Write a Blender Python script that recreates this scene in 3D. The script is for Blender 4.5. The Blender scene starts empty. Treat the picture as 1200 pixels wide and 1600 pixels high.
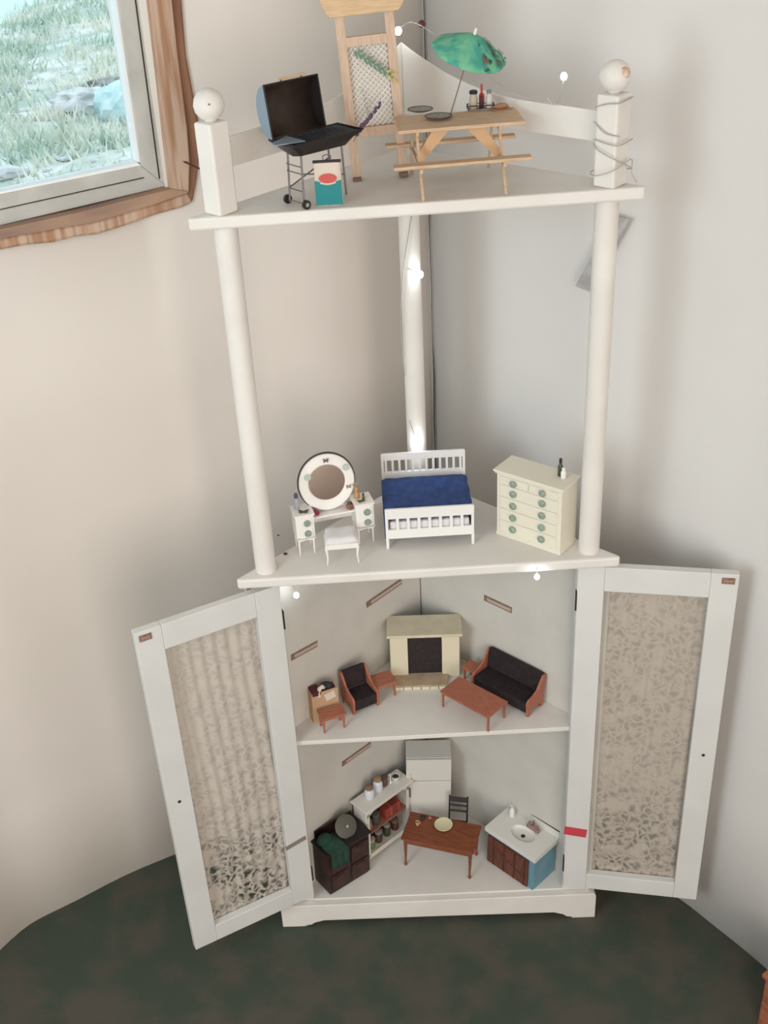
import bpy, bmesh, math, random
from mathutils import Vector, Matrix, noise
random.seed(7)
S = bpy.context.scene
C = S.collection
PI = math.pi
R = math.radians

# ------------------------------------------------------------------ camera
cam = bpy.data.cameras.new('camera')
camo = bpy.data.objects.new('camera', cam); C.objects.link(camo)
rt = Vector((0.998168588772463, -0.038776926827568545, -0.04643079079446058))
up = Vector((0.05976722621988231, 0.5135730557449061, 0.8559617953406689))
fw = Vector((0.009345964796155746, 0.8571692168753198, -0.5149500816422695))
m = Matrix.Identity(4)
for i in range(3):
    m[i][0] = rt[i]; m[i][1] = up[i]; m[i][2] = -fw[i]
m[0][3], m[1][3], m[2][3] = -0.0820383, -1.81506331, 1.86495776
camo.matrix_world = m
cam.sensor_fit = 'VERTICAL'; cam.sensor_height = 24.0; cam.lens = 24.0*1813.48/1600
cam.clip_start = 0.02; cam.clip_end = 200
S.camera = camo

# ------------------------------------------------------------------ sky, lights, exposure
w = bpy.data.worlds.new('world'); S.world = w; w.use_nodes = True
wb = w.node_tree.nodes['Background']
wb.inputs[0].default_value = (0.80, 0.92, 1.0, 1); wb.inputs[1].default_value = 1.8

def area(name, loc, target, sx, sy, power, col):
    l = bpy.data.lights.new(name, 'AREA'); l.shape = 'RECTANGLE'; l.size = sx; l.size_y = sy
    l.energy = power; l.color = col
    o = bpy.data.objects.new(name, l); C.objects.link(o); o.location = loc
    o.rotation_euler = (Vector(target)-Vector(loc)).to_track_quat('-Z', 'Y').to_euler()
    return o
# added fill lamps, cool left and warm rear
area('added_side_fill', (-1.36, -1.75, 1.6), (0.2, -0.5, 1.1), 1.1, 1.1, 30, (0.80, 0.93, 1.0))
area('added_rear_fill', (0.5, -3.45, 1.3), (0.1, -0.3, 0.9), 1.4, 2.0, 44, (1.0, 0.91, 0.83))

S.view_settings.view_transform = 'Standard'; S.view_settings.look = 'None'
S.view_settings.gamma = 1; S.view_settings.use_curve_mapping = False
S.view_settings.exposure = 0.0

# ------------------------------------------------------------------ materials
MATS = {}
def mat(name, col, rough=0.6, col2=None, scale=30, stretch=(1, 1, 1), bump=0.0, bscale=80, metal=0, spec=0.4, emit=None, estr=0, detail=4, trans=0):
    if name in MATS: return MATS[name]
    mt = bpy.data.materials.new(name); mt.use_nodes = True
    nt = mt.node_tree; b = nt.nodes['Principled BSDF']
    b.inputs['Base Color'].default_value = (*col, 1); b.inputs['Roughness'].default_value = rough
    b.inputs['Metallic'].default_value = metal; b.inputs['Specular IOR Level'].default_value = spec
    if trans: b.inputs['Transmission Weight'].default_value = trans
    tc = nt.nodes.new('ShaderNodeTexCoord'); mp = nt.nodes.new('ShaderNodeMapping')
    mp.inputs['Scale'].default_value = stretch
    nt.links.new(tc.outputs['Object'], mp.inputs[0])
    if col2:
        n = nt.nodes.new('ShaderNodeTexNoise'); n.inputs['Scale'].default_value = scale; n.inputs['Detail'].default_value = detail
        r = nt.nodes.new('ShaderNodeValToRGB'); r.color_ramp.elements[0].position = .40; r.color_ramp.elements[1].position = .60
        r.color_ramp.elements[0].color = (*col, 1); r.color_ramp.elements[1].color = (*col2, 1)
        nt.links.new(mp.outputs[0], n.inputs[0]); nt.links.new(n.outputs[0], r.inputs[0]); nt.links.new(r.outputs[0], b.inputs['Base Color'])
    if bump:
        n = nt.nodes.new('ShaderNodeTexNoise'); n.inputs['Scale'].default_value = bscale; n.inputs['Detail'].default_value = 5
        bp = nt.nodes.new('ShaderNodeBump'); bp.inputs['Strength'].default_value = bump; bp.inputs['Distance'].default_value = .004
        nt.links.new(mp.outputs[0], n.inputs[0]); nt.links.new(n.outputs[0], bp.inputs['Height']); nt.links.new(bp.outputs[0], b.inputs['Normal'])
    if emit:
        b.inputs['Emission Color'].default_value = (*emit, 1); b.inputs['Emission Strength'].default_value = estr
    MATS[name] = mt
    return mt

M_wall_l = mat('plaster_left', (.755, .70, .645), .9, (.715, .66, .60), 1.6, bump=.35, bscale=9)
M_wall_r = mat('plaster_right', (.725, .715, .695), .9, (.69, .672, .65), 1.6, bump=.35, bscale=9)
M_room = mat('plaster_room', (.74, .68, .63), .9)
M_floor = mat('earthen_floor', (.045, .062, .045), .75, (.078, .072, .056), 13, bump=.25, bscale=30, detail=8)
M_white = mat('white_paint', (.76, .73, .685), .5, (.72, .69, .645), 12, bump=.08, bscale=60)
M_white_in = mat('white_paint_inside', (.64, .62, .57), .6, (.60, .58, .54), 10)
M_door = mat('door_paint', (.68, .675, .655), .5, (.645, .645, .625), 10, bump=.06, bscale=50)
M_furn = mat('furniture_white', (.84, .81, .77), .4)
M_cush = mat('cushion_white', (.74, .72, .73), .8, bump=.3, bscale=400)
M_bedw = mat('bed_white', (.80, .79, .77), .4)
M_cream = mat('cream_paint', (.70, .64, .48), .5)
M_creamd = mat('dresser_cream', (.76, .73, .61), .5)
M_knob = mat('sage_green', (.20, .29, .23), .4, (.30, .37, .31), 300)
M_blue = mat('blue_cloth', (.030, .062, .19), .9, (.042, .082, .25), 80, bump=.3, bscale=300)
M_black = mat('grill_black', (.018, .013, .013), .45)
M_grill_in = mat('grill_inside', (.028, .016, .013), .7, (.04, .024, .016), 60)
M_grey = mat('grill_bluegrey', (.22, .28, .34), .4)
M_leg = mat('grill_leg', (.20, .17, .18), .35, metal=.5)
M_pine = mat('pine', (.62, .44, .29), .6, (.52, .35, .22), 40, (1, 12, 12))
M_pine2 = mat('arbor_wood', (.54, .39, .29), .6, (.62, .46, .34), 40, (8, 8, 1))
M_pine3 = mat('arbor_top_wood', (.66, .47, .28), .6, (.58, .40, .23), 40, (1, 8, 8))
M_red = mat('red_wood', (.33, .095, .055), .45, (.25, .065, .04), 60, (1, 10, 10))
M_redl = mat('cedar_wood', (.42, .15, .095), .45, (.34, .11, .065), 60, (1, 10, 10))
M_darkcl = mat('dark_cushion', (.016, .010, .012), .8, (.026, .015, .017), 90, bump=.3, bscale=300)
M_tab = mat('kitchen_table_wood', (.25, .075, .030), .4, (.17, .045, .02), 40, (1, 14, 14))
M_stove = mat('stove_dark', (.018, .009, .010), .5, (.045, .018, .014), 40)
M_teal = mat('bag_teal', (.012, .21, .22), .6)
M_bagc = mat('bag_cream', (.64, .55, .46), .7)
M_bagr = mat('bag_red', (.55, .09, .08), .6)
M_green = mat('paper_green', (.06, .34, .27), .8, (.17, .48, .29), 60)
M_brush = mat('paper_dark', (.06, .10, .09), .8)
M_leaf = mat('leaf', (.12, .24, .16), .7)
M_leafy = mat('leaf_yellow', (.45, .45, .15), .7)
M_purple = mat('lavender', (.14, .08, .14), .8)
M_steel = mat('steel', (.45, .45, .43), .3, metal=.8)
M_dark = mat('dark_line', (.03, .025, .022), .7)
M_brown = mat('brown_label', (.30, .19, .14), .6, (.20, .12, .09), 200)
M_sinkb = mat('sink_blue', (.17, .34, .42), .5, (.14, .29, .37), 30)
M_sinkd = mat('sink_door', (.16, .05, .03), .5, (.10, .03, .02), 60, (10, 10, 1))
M_ceram = mat('ceramic', (.78, .78, .76), .2)
M_plate = mat('cream_plate', (.70, .64, .42), .4)
M_wick = mat('wicker', (.26, .23, .20), .7, (.36, .33, .30), 300)
M_mirror = mat('mirror', (.90, .74, .66), .12, metal=1)
M_wire = mat('clear_wire', (.42, .40, .37), .3)
M_bulb = mat('bulb', (1, 1, 1), .3, emit=(.88, .95, 1), estr=30)
M_paper = mat('grey_paper', (.38, .365, .365), .8, (.48, .465, .46), 60)
M_trim = mat('window_wood', (.40, .22, .13), .7, (.58, .42, .32), 90, (1, 1, .06), bump=.5, bscale=40)
M_trimd = mat('window_wood_dark', (.22, .10, .06), .8, (.32, .17, .10), 30, (1, 1, .2), bump=.6, bscale=40)
M_sill = mat('window_sill_wood', (.26, .17, .14), .8, (.42, .27, .18), 22, (.2, .2, 1), bump=.6, bscale=40)
M_sash = mat('window_sash_paint', (.56, .55, .51), .6, (.47, .46, .43), 14, bump=.1)
M_bead = mat('window_bead', (.85, .88, .88), .5)
M_nail = mat('nail_rust', (.10, .04, .035), .6, metal=.5)
M_redlab = mat('red_label', (.55, .06, .08), .5)
M_ground = mat('outside_ground', (.38, .44, .38), .95, (.62, .64, .60), 2.2, bump=.8, bscale=12, detail=10)
M_rock = mat('outside_rock', (.60, .60, .58), .9, (.42, .43, .42), 8, bump=.6, bscale=12)

# ------------------------------------------------------------------ mesh helpers
class MB:
    def __init__(s): s.bm = bmesh.new()
    def box(s, c, d, rz=0, rx=0, ry=0, taper=1.0):
        M = Matrix.Translation(c) @ Matrix.Rotation(rz, 4, 'Z') @ Matrix.Rotation(ry, 4, 'Y') @ Matrix.Rotation(rx, 4, 'X')
        v = []
        for z in (-.5, .5):
            k = taper if z < 0 else 1
            for x, y in ((-.5, -.5), (.5, -.5), (.5, .5), (-.5, .5)):
                v.append(s.bm.verts.new(M @ Vector((x*d[0]*k, y*d[1]*k, z*d[2]))))
        for f in ((3, 2, 1, 0), (4, 5, 6, 7), (0, 1, 5, 4), (1, 2, 6, 5), (2, 3, 7, 6), (3, 0, 4, 7)):
            s.bm.faces.new([v[i] for i in f])
        return s
    def prism(s, pts, a, b, f=None):
        """pts 2-D outline, extruded from a to b; f(u,v,w)->xyz"""
        f = f or (lambda u, v, w: (u, v, w))
        lo = [s.bm.verts.new(f(u, v, a)) for u, v in pts]; hi = [s.bm.verts.new(f(u, v, b)) for u, v in pts]
        s.bm.faces.new(lo[::-1]); s.bm.faces.new(hi)
        n = len(pts)
        for i in range(n): s.bm.faces.new((lo[i], lo[(i+1) % n], hi[(i+1) % n], hi[i]))
        return s
    def cyl(s, p0, p1, r0, r1=None, n=12):
        r1 = r0 if r1 is None else r1
        p0 = Vector(p0); p1 = Vector(p1); d = (p1-p0).normalized()
        a = d.orthogonal().normalized(); b = d.cross(a)
        A = []; B = []
        for i in range(n):
            t = 2*PI*i/n; o = math.cos(t)*a+math.sin(t)*b
            A.append(s.bm.verts.new(p0+o*r0)); B.append(s.bm.verts.new(p1+o*r1))
        s.bm.faces.new(A[::-1]); s.bm.faces.new(B)
        for i in range(n): s.bm.faces.new((A[i], A[(i+1) % n], B[(i+1) % n], B[i]))
        return s
    def lathe(s, prof, c=(0, 0, 0), n=20, M=None, wob=None, cap=True):
        M = M or Matrix.Translation(c)
        rings = []
        for r, z in prof:
            if r < 1e-6: rings.append([s.bm.verts.new(M @ Vector((0, 0, z)))]); continue
            rings.append([s.bm.verts.new(M @ Vector((r*math.cos(2*PI*i/n)*(wob(i) if wob else 1), r*math.sin(2*PI*i/n)*(wob(i) if wob else 1), z))) for i in range(n)])
        for a, b in zip(rings, rings[1:]):
            for i in range(n):
                j = (i+1) % n
                if len(a) == 1 and len(b) == 1: continue
                if len(a) == 1: s.bm.faces.new((a[0], b[j], b[i]))
                elif len(b) == 1: s.bm.faces.new((a[i], a[j], b[0]))
                else: s.bm.faces.new((a[i], a[j], b[j], b[i]))
        if cap and len(rings[0]) > 1: s.bm.faces.new(rings[0][::-1])
        if cap and len(rings[-1]) > 1: s.bm.faces.new(rings[-1])
        return s
    def ball(s, c, r, sc=(1, 1, 1), n=14, M=None):
        bmesh.ops.create_uvsphere(s.bm, u_segments=n, v_segments=max(6, n//2+1), radius=r,
                                  matrix=(M or Matrix.Identity(4)) @ Matrix.Translation(c) @ Matrix.Diagonal((*sc, 1)))
        return s
    def tube(s, pts, r, n=6):
        pts = [Vector(p) for p in pts]; rings = []
        a = None
        for i, p in enumerate(pts):
            d = (pts[min(i+1, len(pts)-1)]-pts[max(i-1, 0)]).normalized()
            a = d.orthogonal().normalized() if a is None else (a-d*a.dot(d)).normalized()
            b = d.cross(a); rr = r[i] if isinstance(r, (list, tuple)) else r
            rings.append([s.bm.verts.new(p+(math.cos(2*PI*k/n)*a+math.sin(2*PI*k/n)*b)*rr) for k in range(n)])
        for x, y in zip(rings, rings[1:]):
            for i in range(n): s.bm.faces.new((x[i], x[(i+1) % n], y[(i+1) % n], y[i]))
        s.bm.faces.new(rings[0][::-1]); s.bm.faces.new(rings[-1])
        return s
    def sheet(s, f, nu, nv):
        V = [[s.bm.verts.new(f(i/nu, j/nv)) for j in range(nv+1)] for i in range(nu+1)]
        for i in range(nu):
            for j in range(nv): s.bm.faces.new((V[i][j], V[i+1][j], V[i+1][j+1], V[i][j+1]))
        return s
    def obj(s, name, m, parent=None, bevel=0, smooth=False, warp=None, fixn=True):
        if warp:
            for v in s.bm.verts: v.co.z += warp(v.co)
        if fixn: bmesh.ops.recalc_face_normals(s.bm, faces=s.bm.faces)
        me = bpy.data.meshes.new(name); s.bm.to_mesh(me); s.bm.free()
        me.materials.append(m)
        o = bpy.data.objects.new(name, me); C.objects.link(o)
        if parent: o.parent = parent
        if smooth:
            for p in me.polygons: p.use_smooth = True
            if smooth != 'all': me.set_sharp_from_angle(angle=R(40))
        if bevel:
            b = o.modifiers.new('bevel', 'BEVEL'); b.width = bevel; b.segments = 2; b.limit_method = 'ANGLE'
        return o

def tag(o, label=None, cat=None, group=None, kind=None):
    if label: o['label'] = label
    if cat: o['category'] = cat
    if group: o['group'] = group
    if kind: o['kind'] = kind
    return o
TILT = {'top': (1.4248, .013), 'mid': (.8449, 0.0), 'low': (.4718, -.010), 'base': (.0651, -.028), 'floor': (0, -.046)}
def Z(level, x): a, b = TILT[level]; return a+b*x
def thing(name, label, cat, level, x, y, rz=0, h=0, group=None):
    e = bpy.data.objects.new(name, None); C.objects.link(e); e.empty_display_size = .01
    b = TILT[level][1] if level else 0
    e.rotation_euler = (Matrix.Rotation(-math.atan(b), 3, 'Y') @ Matrix.Rotation(R(rz), 3, 'Z')).to_euler()
    e.location = (x, y, (Z(level, x) if level else 0)+h)
    return tag(e, label, cat, group)
def root(name, label=None, cat=None, loc=(0, 0, 0), group=None, kind=None):
    e = bpy.data.objects.new(name, None); C.objects.link(e); e.location = loc; e.empty_display_size = .01
    return tag(e, label, cat, group, kind)
def loc_on(parent, x, y):
    """world position of a local point of a thing"""
    Mx = Matrix.LocRotScale(parent.location, parent.rotation_euler, None)
    return Mx @ Vector((x, y, 0))

# tilt of the crooked cabinet: its boards rise or fall slightly to the right
SL = [(0, -.046), (.062, -.030), (.0651, -.028), (.4718, -.010), (.83, -.001), (.8449, 0), (1.40, .012), (1.4248, .013), (1.7, .013)]
def slope(z):
    if z <= SL[0][0]: return SL[0][1]
    for (a, p), (b, q) in zip(SL, SL[1:]):
        if z <= b: return p+(q-p)*(z-a)/(b-a)
    return SL[-1][1]
WARP = lambda co: co.x*slope(co.z)

# ------------------------------------------------------------------ setting
def room():
    # plan of the rounded left wall, corner and right wall
    L = [(-1.75, -3.6), (-1.55, -1.9), (-1.30, -1.15), (-1.06, -.70), (-.93, -.44), (-.845, -.315), (-.80, -.255), (-.72, -.20), (-.60, -.12), (-.372, -.006), (-.2, .08), (.045, .2025)]
    Rr = [(.045, .2025), (.18, .062), (.33, -.088), (.40, -.155), (.485, -.245), (.53, -.305), (.60, -.405), (.72, -.60), (.90, -.92), (1.15, -1.4), (1.45, -2.2), (1.7, -3.6)]
    def smooth(P, k=4):
        P = [Vector(p) for p in P]; Q = []
        for i in range(len(P)-1):
            a = P[max(i-1, 0)]; b = P[i]; c = P[i+1]; d = P[min(i+2, len(P)-1)]
            for j in range(k):
                t = j/k; Q.append(tuple(.5*((2*b)+(-a+c)*t+(2*a-5*b+4*c-d)*t*t+(-a+3*b-3*c+d)*t**3)))
        return Q+[tuple(P[-1])]
    i0 = L.index((-.845, -.315)); i1 = L.index((-.372, -.006))
    L = smooth(L[:i0+1])[:-1]+smooth(L[i0:i1+1])[:-1]+L[i1:]; Rr = Rr[:2]+smooth(Rr[2:])
    zs = [-.12, .3, .7, 1.05, 1.372, 1.65, 1.95, 2.45]
    def wall(name, P, M, hole=None, flip=1, thick=.16):
        mb = MB(); V = [[mb.bm.verts.new((x, y, z)) for z in zs] for x, y in P]
        for i in range(len(P)-1):
            for j in range(len(zs)-1):
                if hole and hole(P[i], P[i+1], zs[j], zs[j+1]): continue
                mb.bm.faces.new((V[i][j], V[i+1][j], V[i+1][j+1], V[i][j+1]))
        for v in [v for v in mb.bm.verts if not v.link_faces]: mb.bm.verts.remove(v)
        o = mb.obj(name, M, fixn=False, smooth=True); tag(o, kind='structure')
        so = o.modifiers.new('thickness', 'SOLIDIFY'); so.thickness = thick; so.offset = flip
        return o
    wall('wall_left', L, M_wall_l, lambda a, b, z0, z1: z0 > 1.36 and z1 < 1.96 and a[0] > -.90 and b[0] < -.35, flip=-1)
    wall('wall_right', Rr, M_wall_r, flip=-1)
    tag(MB().box((0, -3.70, 1.16), (3.7, .12, 2.6)).obj('wall_back', M_room), kind='structure')
    f = MB().prism([(-1.95, -3.75), (1.95, -3.75), (1.95, -1.5), (.3, .55), (-.6, .2), (-1.95, -1)], -.10, 0)
    tag(f.obj('floor', M_floor, warp=lambda c: -.046*c.x), kind='structure')
    tag(MB().prism([(-1.95, -3.75), (1.95, -3.75), (1.95, -1.5), (.3, .55), (-.6, .2), (-1.95, -1)], 2.40, 2.5).obj('ceiling', M_room), kind='structure')
    # fine dark crack in the corner
    mb = MB(); random.seed(3)
    pts = [(.047+random.uniform(-.0012, .0012), .194, .05+z*.09) for z in range(26)]
    mb.tube(pts, [random.uniform(.0006, .0017) for _ in pts], 4)
    tag(mb.obj('trim_1', M_dark), kind='structure')
room()

# window in the left wall: plane y = .5x + .18
WN = Vector((-.5, 1, 0)).normalized()
def wp(x, z, d):   # d > 0 into the room
    p = Vector((x, .5*x+.18, z))-WN*d
    return p
def window():
    wn = root('window_1', kind='structure')
    f = lambda u, v, wv: wp(u, v, wv)
    mb = MB()
    out = [(-.3158, 1.6472), (-.3175, 1.61), (-.3191, 1.5731), (-.3164, 1.5227), (-.3148, 1.50), (-.3134, 1.4801), (-.3160, 1.45), (-.3185, 1.4232), (-.328, 1.385), (-.3371, 1.357)]
    mid = [(-.3315, 1.6472), (-.333, 1.58), (-.333, 1.52), (-.333, 1.47), (-.336, 1.42), (-.343, 1.375)]
    MB().prism([(-.3600, 1.95), (-.3625, 1.6525), (-.3692, 1.381), (-.352, 1.372)] + mid[::-1] + [(-.330, 1.95)], -.02, .012, f).obj('casing', M_trim, wn, bevel=.003)
    MB().prism([(-.334, 1.95)] + mid + [(-.352, 1.368), (-.345, 1.357), (-.3371, 1.357)] + out[::-1][1:] + [(-.313, 1.95)], -.02, .005, f).obj('casing', M_trimd, wn, bevel=.004, smooth=True)
    low = [(-.3371, 1.357), (-.355, 1.352), (-.395, 1.3486), (-.44, 1.341), (-.4792, 1.3363), (-.51, 1.339), (-.5411, 1.3369), (-.575, 1.341), (-.6088, 1.3412), (-.82, 1.335)]
    top = [(-.82, 1.361), (-.6026, 1.3735), (-.5, 1.377), (-.3692, 1.3864)]
    up_ = [(-.82, 1.350), (-.60, 1.360), (-.48, 1.358), (-.40, 1.367), (-.345, 1.376)]
    MB().prism(top + [(-.345, 1.378)] + up_[::-1], -.02, .015, f).obj('sill', M_sill, wn, bevel=.003)
    MB().prism(up_ + low, -.02, .008, f).obj('sill', M_trim, wn, bevel=.005, smooth=True)
    # sash: right stile, bottom rail, beads, glass
    MB().prism([(-.3620, 1.95), (-.3620, 1.6525), (-.3692, 1.3864), (-.401, 1.424), (-.3988, 1.6567), (-.397, 1.95)], -.035, -.004, f).obj('sash_stile', M_sash, wn, bevel=.0015)
    MB().prism([(-.3692, 1.3864), (-.6026, 1.3735), (-.82, 1.361), (-.82, 1.402), (-.594, 1.4179), (-.401, 1.424)], -.035, -.004, f).obj('sash_rail', M_sash, wn, bevel=.0015)
    MB().prism([(-.3965, 1.95), (-.4000, 1.428), (-.4045, 1.429), (-.4015, 1.6567), (-.400, 1.95)], -.03, -.008, f).obj('glazing_bead', M_bead, wn)
    MB().prism([(-.4000, 1.4232), (-.594, 1.4165), (-.82, 1.402), (-.82, 1.407), (-.594, 1.4205), (-.4045, 1.4285)], -.03, -.006, f).obj('glazing_bead', M_bead, wn)
    MB().prism([(-.372, 1.95), (-.3775, 1.40), (-.3790, 1.40), (-.3738, 1.95)], -.006, -.0025, f).obj('sash_groove', M_dark, wn)
    MB().prism([(-.40, 1.405), (-.60, 1.396), (-.82, 1.385), (-.82, 1.3863), (-.60, 1.3972), (-.40, 1.4064)], -.006, -.0025, f).obj('sash_groove', M_dark, wn)
    g = bpy.data.materials.new('window_glass'); g.use_nodes = True; b = g.node_tree.nodes['Principled BSDF']
    b.inputs['Transmission Weight'].default_value = 1; b.inputs['Roughness'].default_value = 0; b.inputs['IOR'].default_value = 1.1; b.inputs['Base Color'].default_value = (.92, .98, 1, 1)
    MB().prism([(-.40, 1.95), (-.40, 1.42), (-.82, 1.40), (-.82, 1.95)], -.024, -.021, f).obj('pane', g, wn)
window()
# rusty nail in the window trim
nl = root('nail', 'rusty nail sticking out of the window casing beside the left newel ball', 'nail', wp(-.3448, 1.423, .010))
MB().cyl((0, 0, 0), (.030, -.022, -.009), .0013).obj('shank', M_nail, nl)
MB().cyl((-.0005, .0005, 0), (-.0022, .0005, .0008), .0034, n=10).obj('head', M_nail, nl)

# outside, through the glass
def outside():
    mb = MB()
    def g(u, v):
        x = -11+u*13; y = .9+v*24
        return (x, y, -.27+.10*noise.noise((x*.9, y*.9, 0))+.035*noise.noise((x*5, y*5, 1)))
    mb.sheet(g, 70, 110)
    o = mb.obj('ground', M_ground, smooth='all'); tag(o, 'grassy stony ground sloping away outside the window', 'ground', kind='structure')
    mb = MB(); random.seed(5)
    for i in range(16000):
        y = random.uniform(4.5, 18); x = -y*random.uniform(.10, .42)
        if noise.noise((x*1.1, y*.8, 4)) < -.12 and random.random() < .8: continue
        z = -.27+.10*noise.noise((x*.9, y*.9, 0))
        a = random.uniform(0, PI); h = random.uniform(.05, .17); wd = random.uniform(.008, .022)
        d = Vector((math.cos(a), math.sin(a), 0))*wd; l = Vector((random.uniform(-.09, .09), random.uniform(-.06, .06), h))
        p = Vector((x, y, z-.01)); v = [mb.bm.verts.new(q) for q in (p-d, p+d, p+l)]
        mb.bm.faces.new(v)
    tag(mb.obj('grass', mat('dry_grass', (.40, .50, .40), .9, (.74, .72, .62), 1.3), fixn=False), 'dry grass tufts growing outside the window', 'grass', kind='stuff')
    def rock(x, y, s, sc, lab, m=M_rock, k=0):
        z = -.27+.10*noise.noise((x*.9, y*.9, 0))
        bm = MB(); bmesh.ops.create_icosphere(bm.bm, subdivisions=3, radius=s)
        for v in bm.bm.verts:
            n = 1+noise.noise(v.co*(1.1/s)+Vector((k, 0, 0)))*.35+noise.noise(v.co*(3.2/s)+Vector((k, 5, 0)))*.30
            v.co = Vector((v.co.x*sc[0]*n, v.co.y*sc[1]*n, v.co.z*sc[2]*n))
        o = bm.obj('rock', m); o.location = (x, y, z+s*sc[2]*.5); tag(o, lab, 'rock', 'rocks outside the window')
    rock(-2.45, 9.0, .22, (1.3, .8, .6), 'pale jagged rock outside, middle of the pane', k=1)
    rock(-2.02, 8.7, .24, (1.0, .8, .8), 'bluish tall rock outside, nearest the right window edge', mat('rock_blue', (.42, .58, .58), .9, (.58, .68, .68), 6), k=4)
    rock(-2.35, 9.9, .15, (1.7, .7, .45), 'flat dark grey rock behind the pale jagged one', mat('rock_dark', (.22, .21, .20), .9, (.34, .33, .32), 8), k=7)
    rock(-2.60, 6.9, .10, (1.5, .8, .5), 'small pale stone in the dry grass near the bottom of the pane', k=9)
    # bluish tarpaulin heap at the top left of the view
    mb = MB()
    mb.sheet(lambda u, v: (-6.6+u*2.1, 14.8+v*2.4, -.30+.50*math.sin(PI*u)*math.sin(PI*v)+.08*noise.noise((u*7, v*7, 0))), 16, 12)
    tag(mb.obj('tarpaulin', mat('tarp_blue', (.55, .70, .70), .6), smooth='all'), 'pale blue tarpaulin heap far outside, top left of the window', 'tarpaulin')
    mb = MB(); random.seed(8)
    for i in range(260):
        y = random.uniform(5, 12); x = -y*random.uniform(.12, .42); z = -.27+.10*noise.noise((x*.9, y*.9, 0)); r_ = random.uniform(.012, .04)
        bmesh.ops.create_icosphere(mb.bm, subdivisions=1, radius=r_, matrix=Matrix.Translation((x, y, z)) @ Matrix.Diagonal((1.4, 1, .6, 1)))
    tag(mb.obj('gravel', M_rock), 'pale pebbles scattered in the grass outside', 'gravel', kind='stuff')
    mb = MB(); mb.sheet(lambda u, v: (-2.55+u*.8-.1*v, 5.6+v*.45, -.24+.04*math.sin(PI*u)*math.sin(PI*v)), 8, 6)
    tag(mb.obj('snow_patch', mat('white_sheet', (.8, .82, .84), .8), smooth='all'), 'white patch on the ground at the lower left of the window', 'patch')
outside()

# ------------------------------------------------------------------ the corner cabinet
cab = root('corner_shelf', 'tall white painted triangular corner shelf with two open lace-panelled doors', 'shelf')
W = .30
def tri(w, c=0.0, yf=None, ext=0):
    yf = w if yf is None else yf
    return [(-w, -yf), (w, -yf), (w-.002+0, -yf+.018)] + [(0.0, c)] + [(-w+.002, -yf+.018)]
for z, nm in ((1.4248, 'shelf_board'), (.8449, 'shelf_board')):
    pts = [(-W, -W), (W, -W), (W+.004, -W+.006), (W-.006, -W+.016), (0, .006), (-W+.006, -W+.016), (-W-.004, -W+.006)]
    MB().prism(pts, z-.0175, z).obj(nm, M_white, cab, bevel=.0035, warp=WARP)
# posts
for x in (-.2575, .2575):
    MB().cyl((x, -.2721, .8449+.0), (x, -.2721, 1.4248-.0165), .0165, n=32).obj('post', M_white, cab, smooth=True, warp=WARP)
MB().cyl((0, -.046, .8449), (0, -.046, 1.408), .0165, n=32).obj('post', M_white, cab, smooth=True, warp=WARP)
for x in (-.2590, .2580):
    p = MB().box((x, -.2800, 1.4248+.059), (.0325, .0325, .118), rz=R(45)).obj('newel_post', M_white, cab, bevel=.003, warp=WARP)
    MB().lathe([(.0001, 0), (.0085, 0), (.0085, .004), (.014, .007), (.0185, .0135), (.0203, .0215), (.0185, .030), (.014, .0365), (.007, .041), (0, .0422)], (x, -.2800, 1.4248+.1165), 28).obj('ball_finial', M_white, p, smooth='all', warp=WARP)
    if x < 0:
        MB().ball((x+.0025, -.3002, 1.4248+.139), .0014, (1, .5, 1), 8).obj('paint_chip', M_brown, p)
    else:
        MB().ball((x+.008, -.294, 1.4248+.1475), .0075, (1, .75, 1), 12).obj('worn_paint_spot', mat('worn_wood', (.55, .33, .22), .7, (.70, .60, .52), 120), p, smooth='all')
# curved gallery rails: lower edge level, upper edge sweeping up to the corner
for sgn in (-1, 1):
    prof = []
    for i in range(25):
        t = i/24; xx = .25*(1-t)
        e = max(0, (t-.35)/.65)
        zz = 1.5150+.0035*math.sin(t*2.0)+.060*e**2.0
        prof.append((xx, zz))
    pts = [(.25, 1.4765)] + prof + [(0, 1.4765)]
    f = lambda u, v, wv: (sgn*u, -u-.004-wv, v)
    MB().prism(pts, 0, .008, f).obj('gallery_rail', M_white, cab, bevel=.0012, warp=WARP)
# lower carcass
ci = .016
for sgn in (-1, 1):
    f = lambda u, v, wv: (sgn*(u+wv*.707), -u+ci+wv*.707, v)
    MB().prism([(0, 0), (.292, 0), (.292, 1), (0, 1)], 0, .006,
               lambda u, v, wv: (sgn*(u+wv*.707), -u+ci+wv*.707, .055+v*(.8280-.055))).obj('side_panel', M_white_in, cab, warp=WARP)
    MB().box((sgn*.266, -.262, .445), (.050, .014, .765)).obj('stile', M_door, cab, bevel=.001, warp=WARP)
MB().box((0, -.262, .8175), (.484, .012, .020)).obj('top_rail', M_door, cab, bevel=.001, warp=WARP)
def innertri(yf, z0, z1): return [(-yf-ci+.001, -yf), (yf+ci-.001, -yf), (0, ci-.001)]
MB().prism([(-.2415, -.2660), (.2415, -.2660), (.2415, -.2560), (.2720, -.2555), (0, ci-.001), (-.2720, -.2555), (-.2415, -.2560)], .4718-.009, .4718).obj('inner_shelf', M_white, cab, bevel=.001, warp=WARP)
MB().prism([(-.285, -.2680), (.285, -.2680), (0, ci-.001)], .0651-.010, .0651).obj('cabinet_base', M_white, cab, bevel=.001, warp=WARP)
MB().cyl((0, ci-.0010, .08), (0, ci-.0010, .82), .0005, n=6).obj('corner_gap', M_dark, cab)
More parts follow.
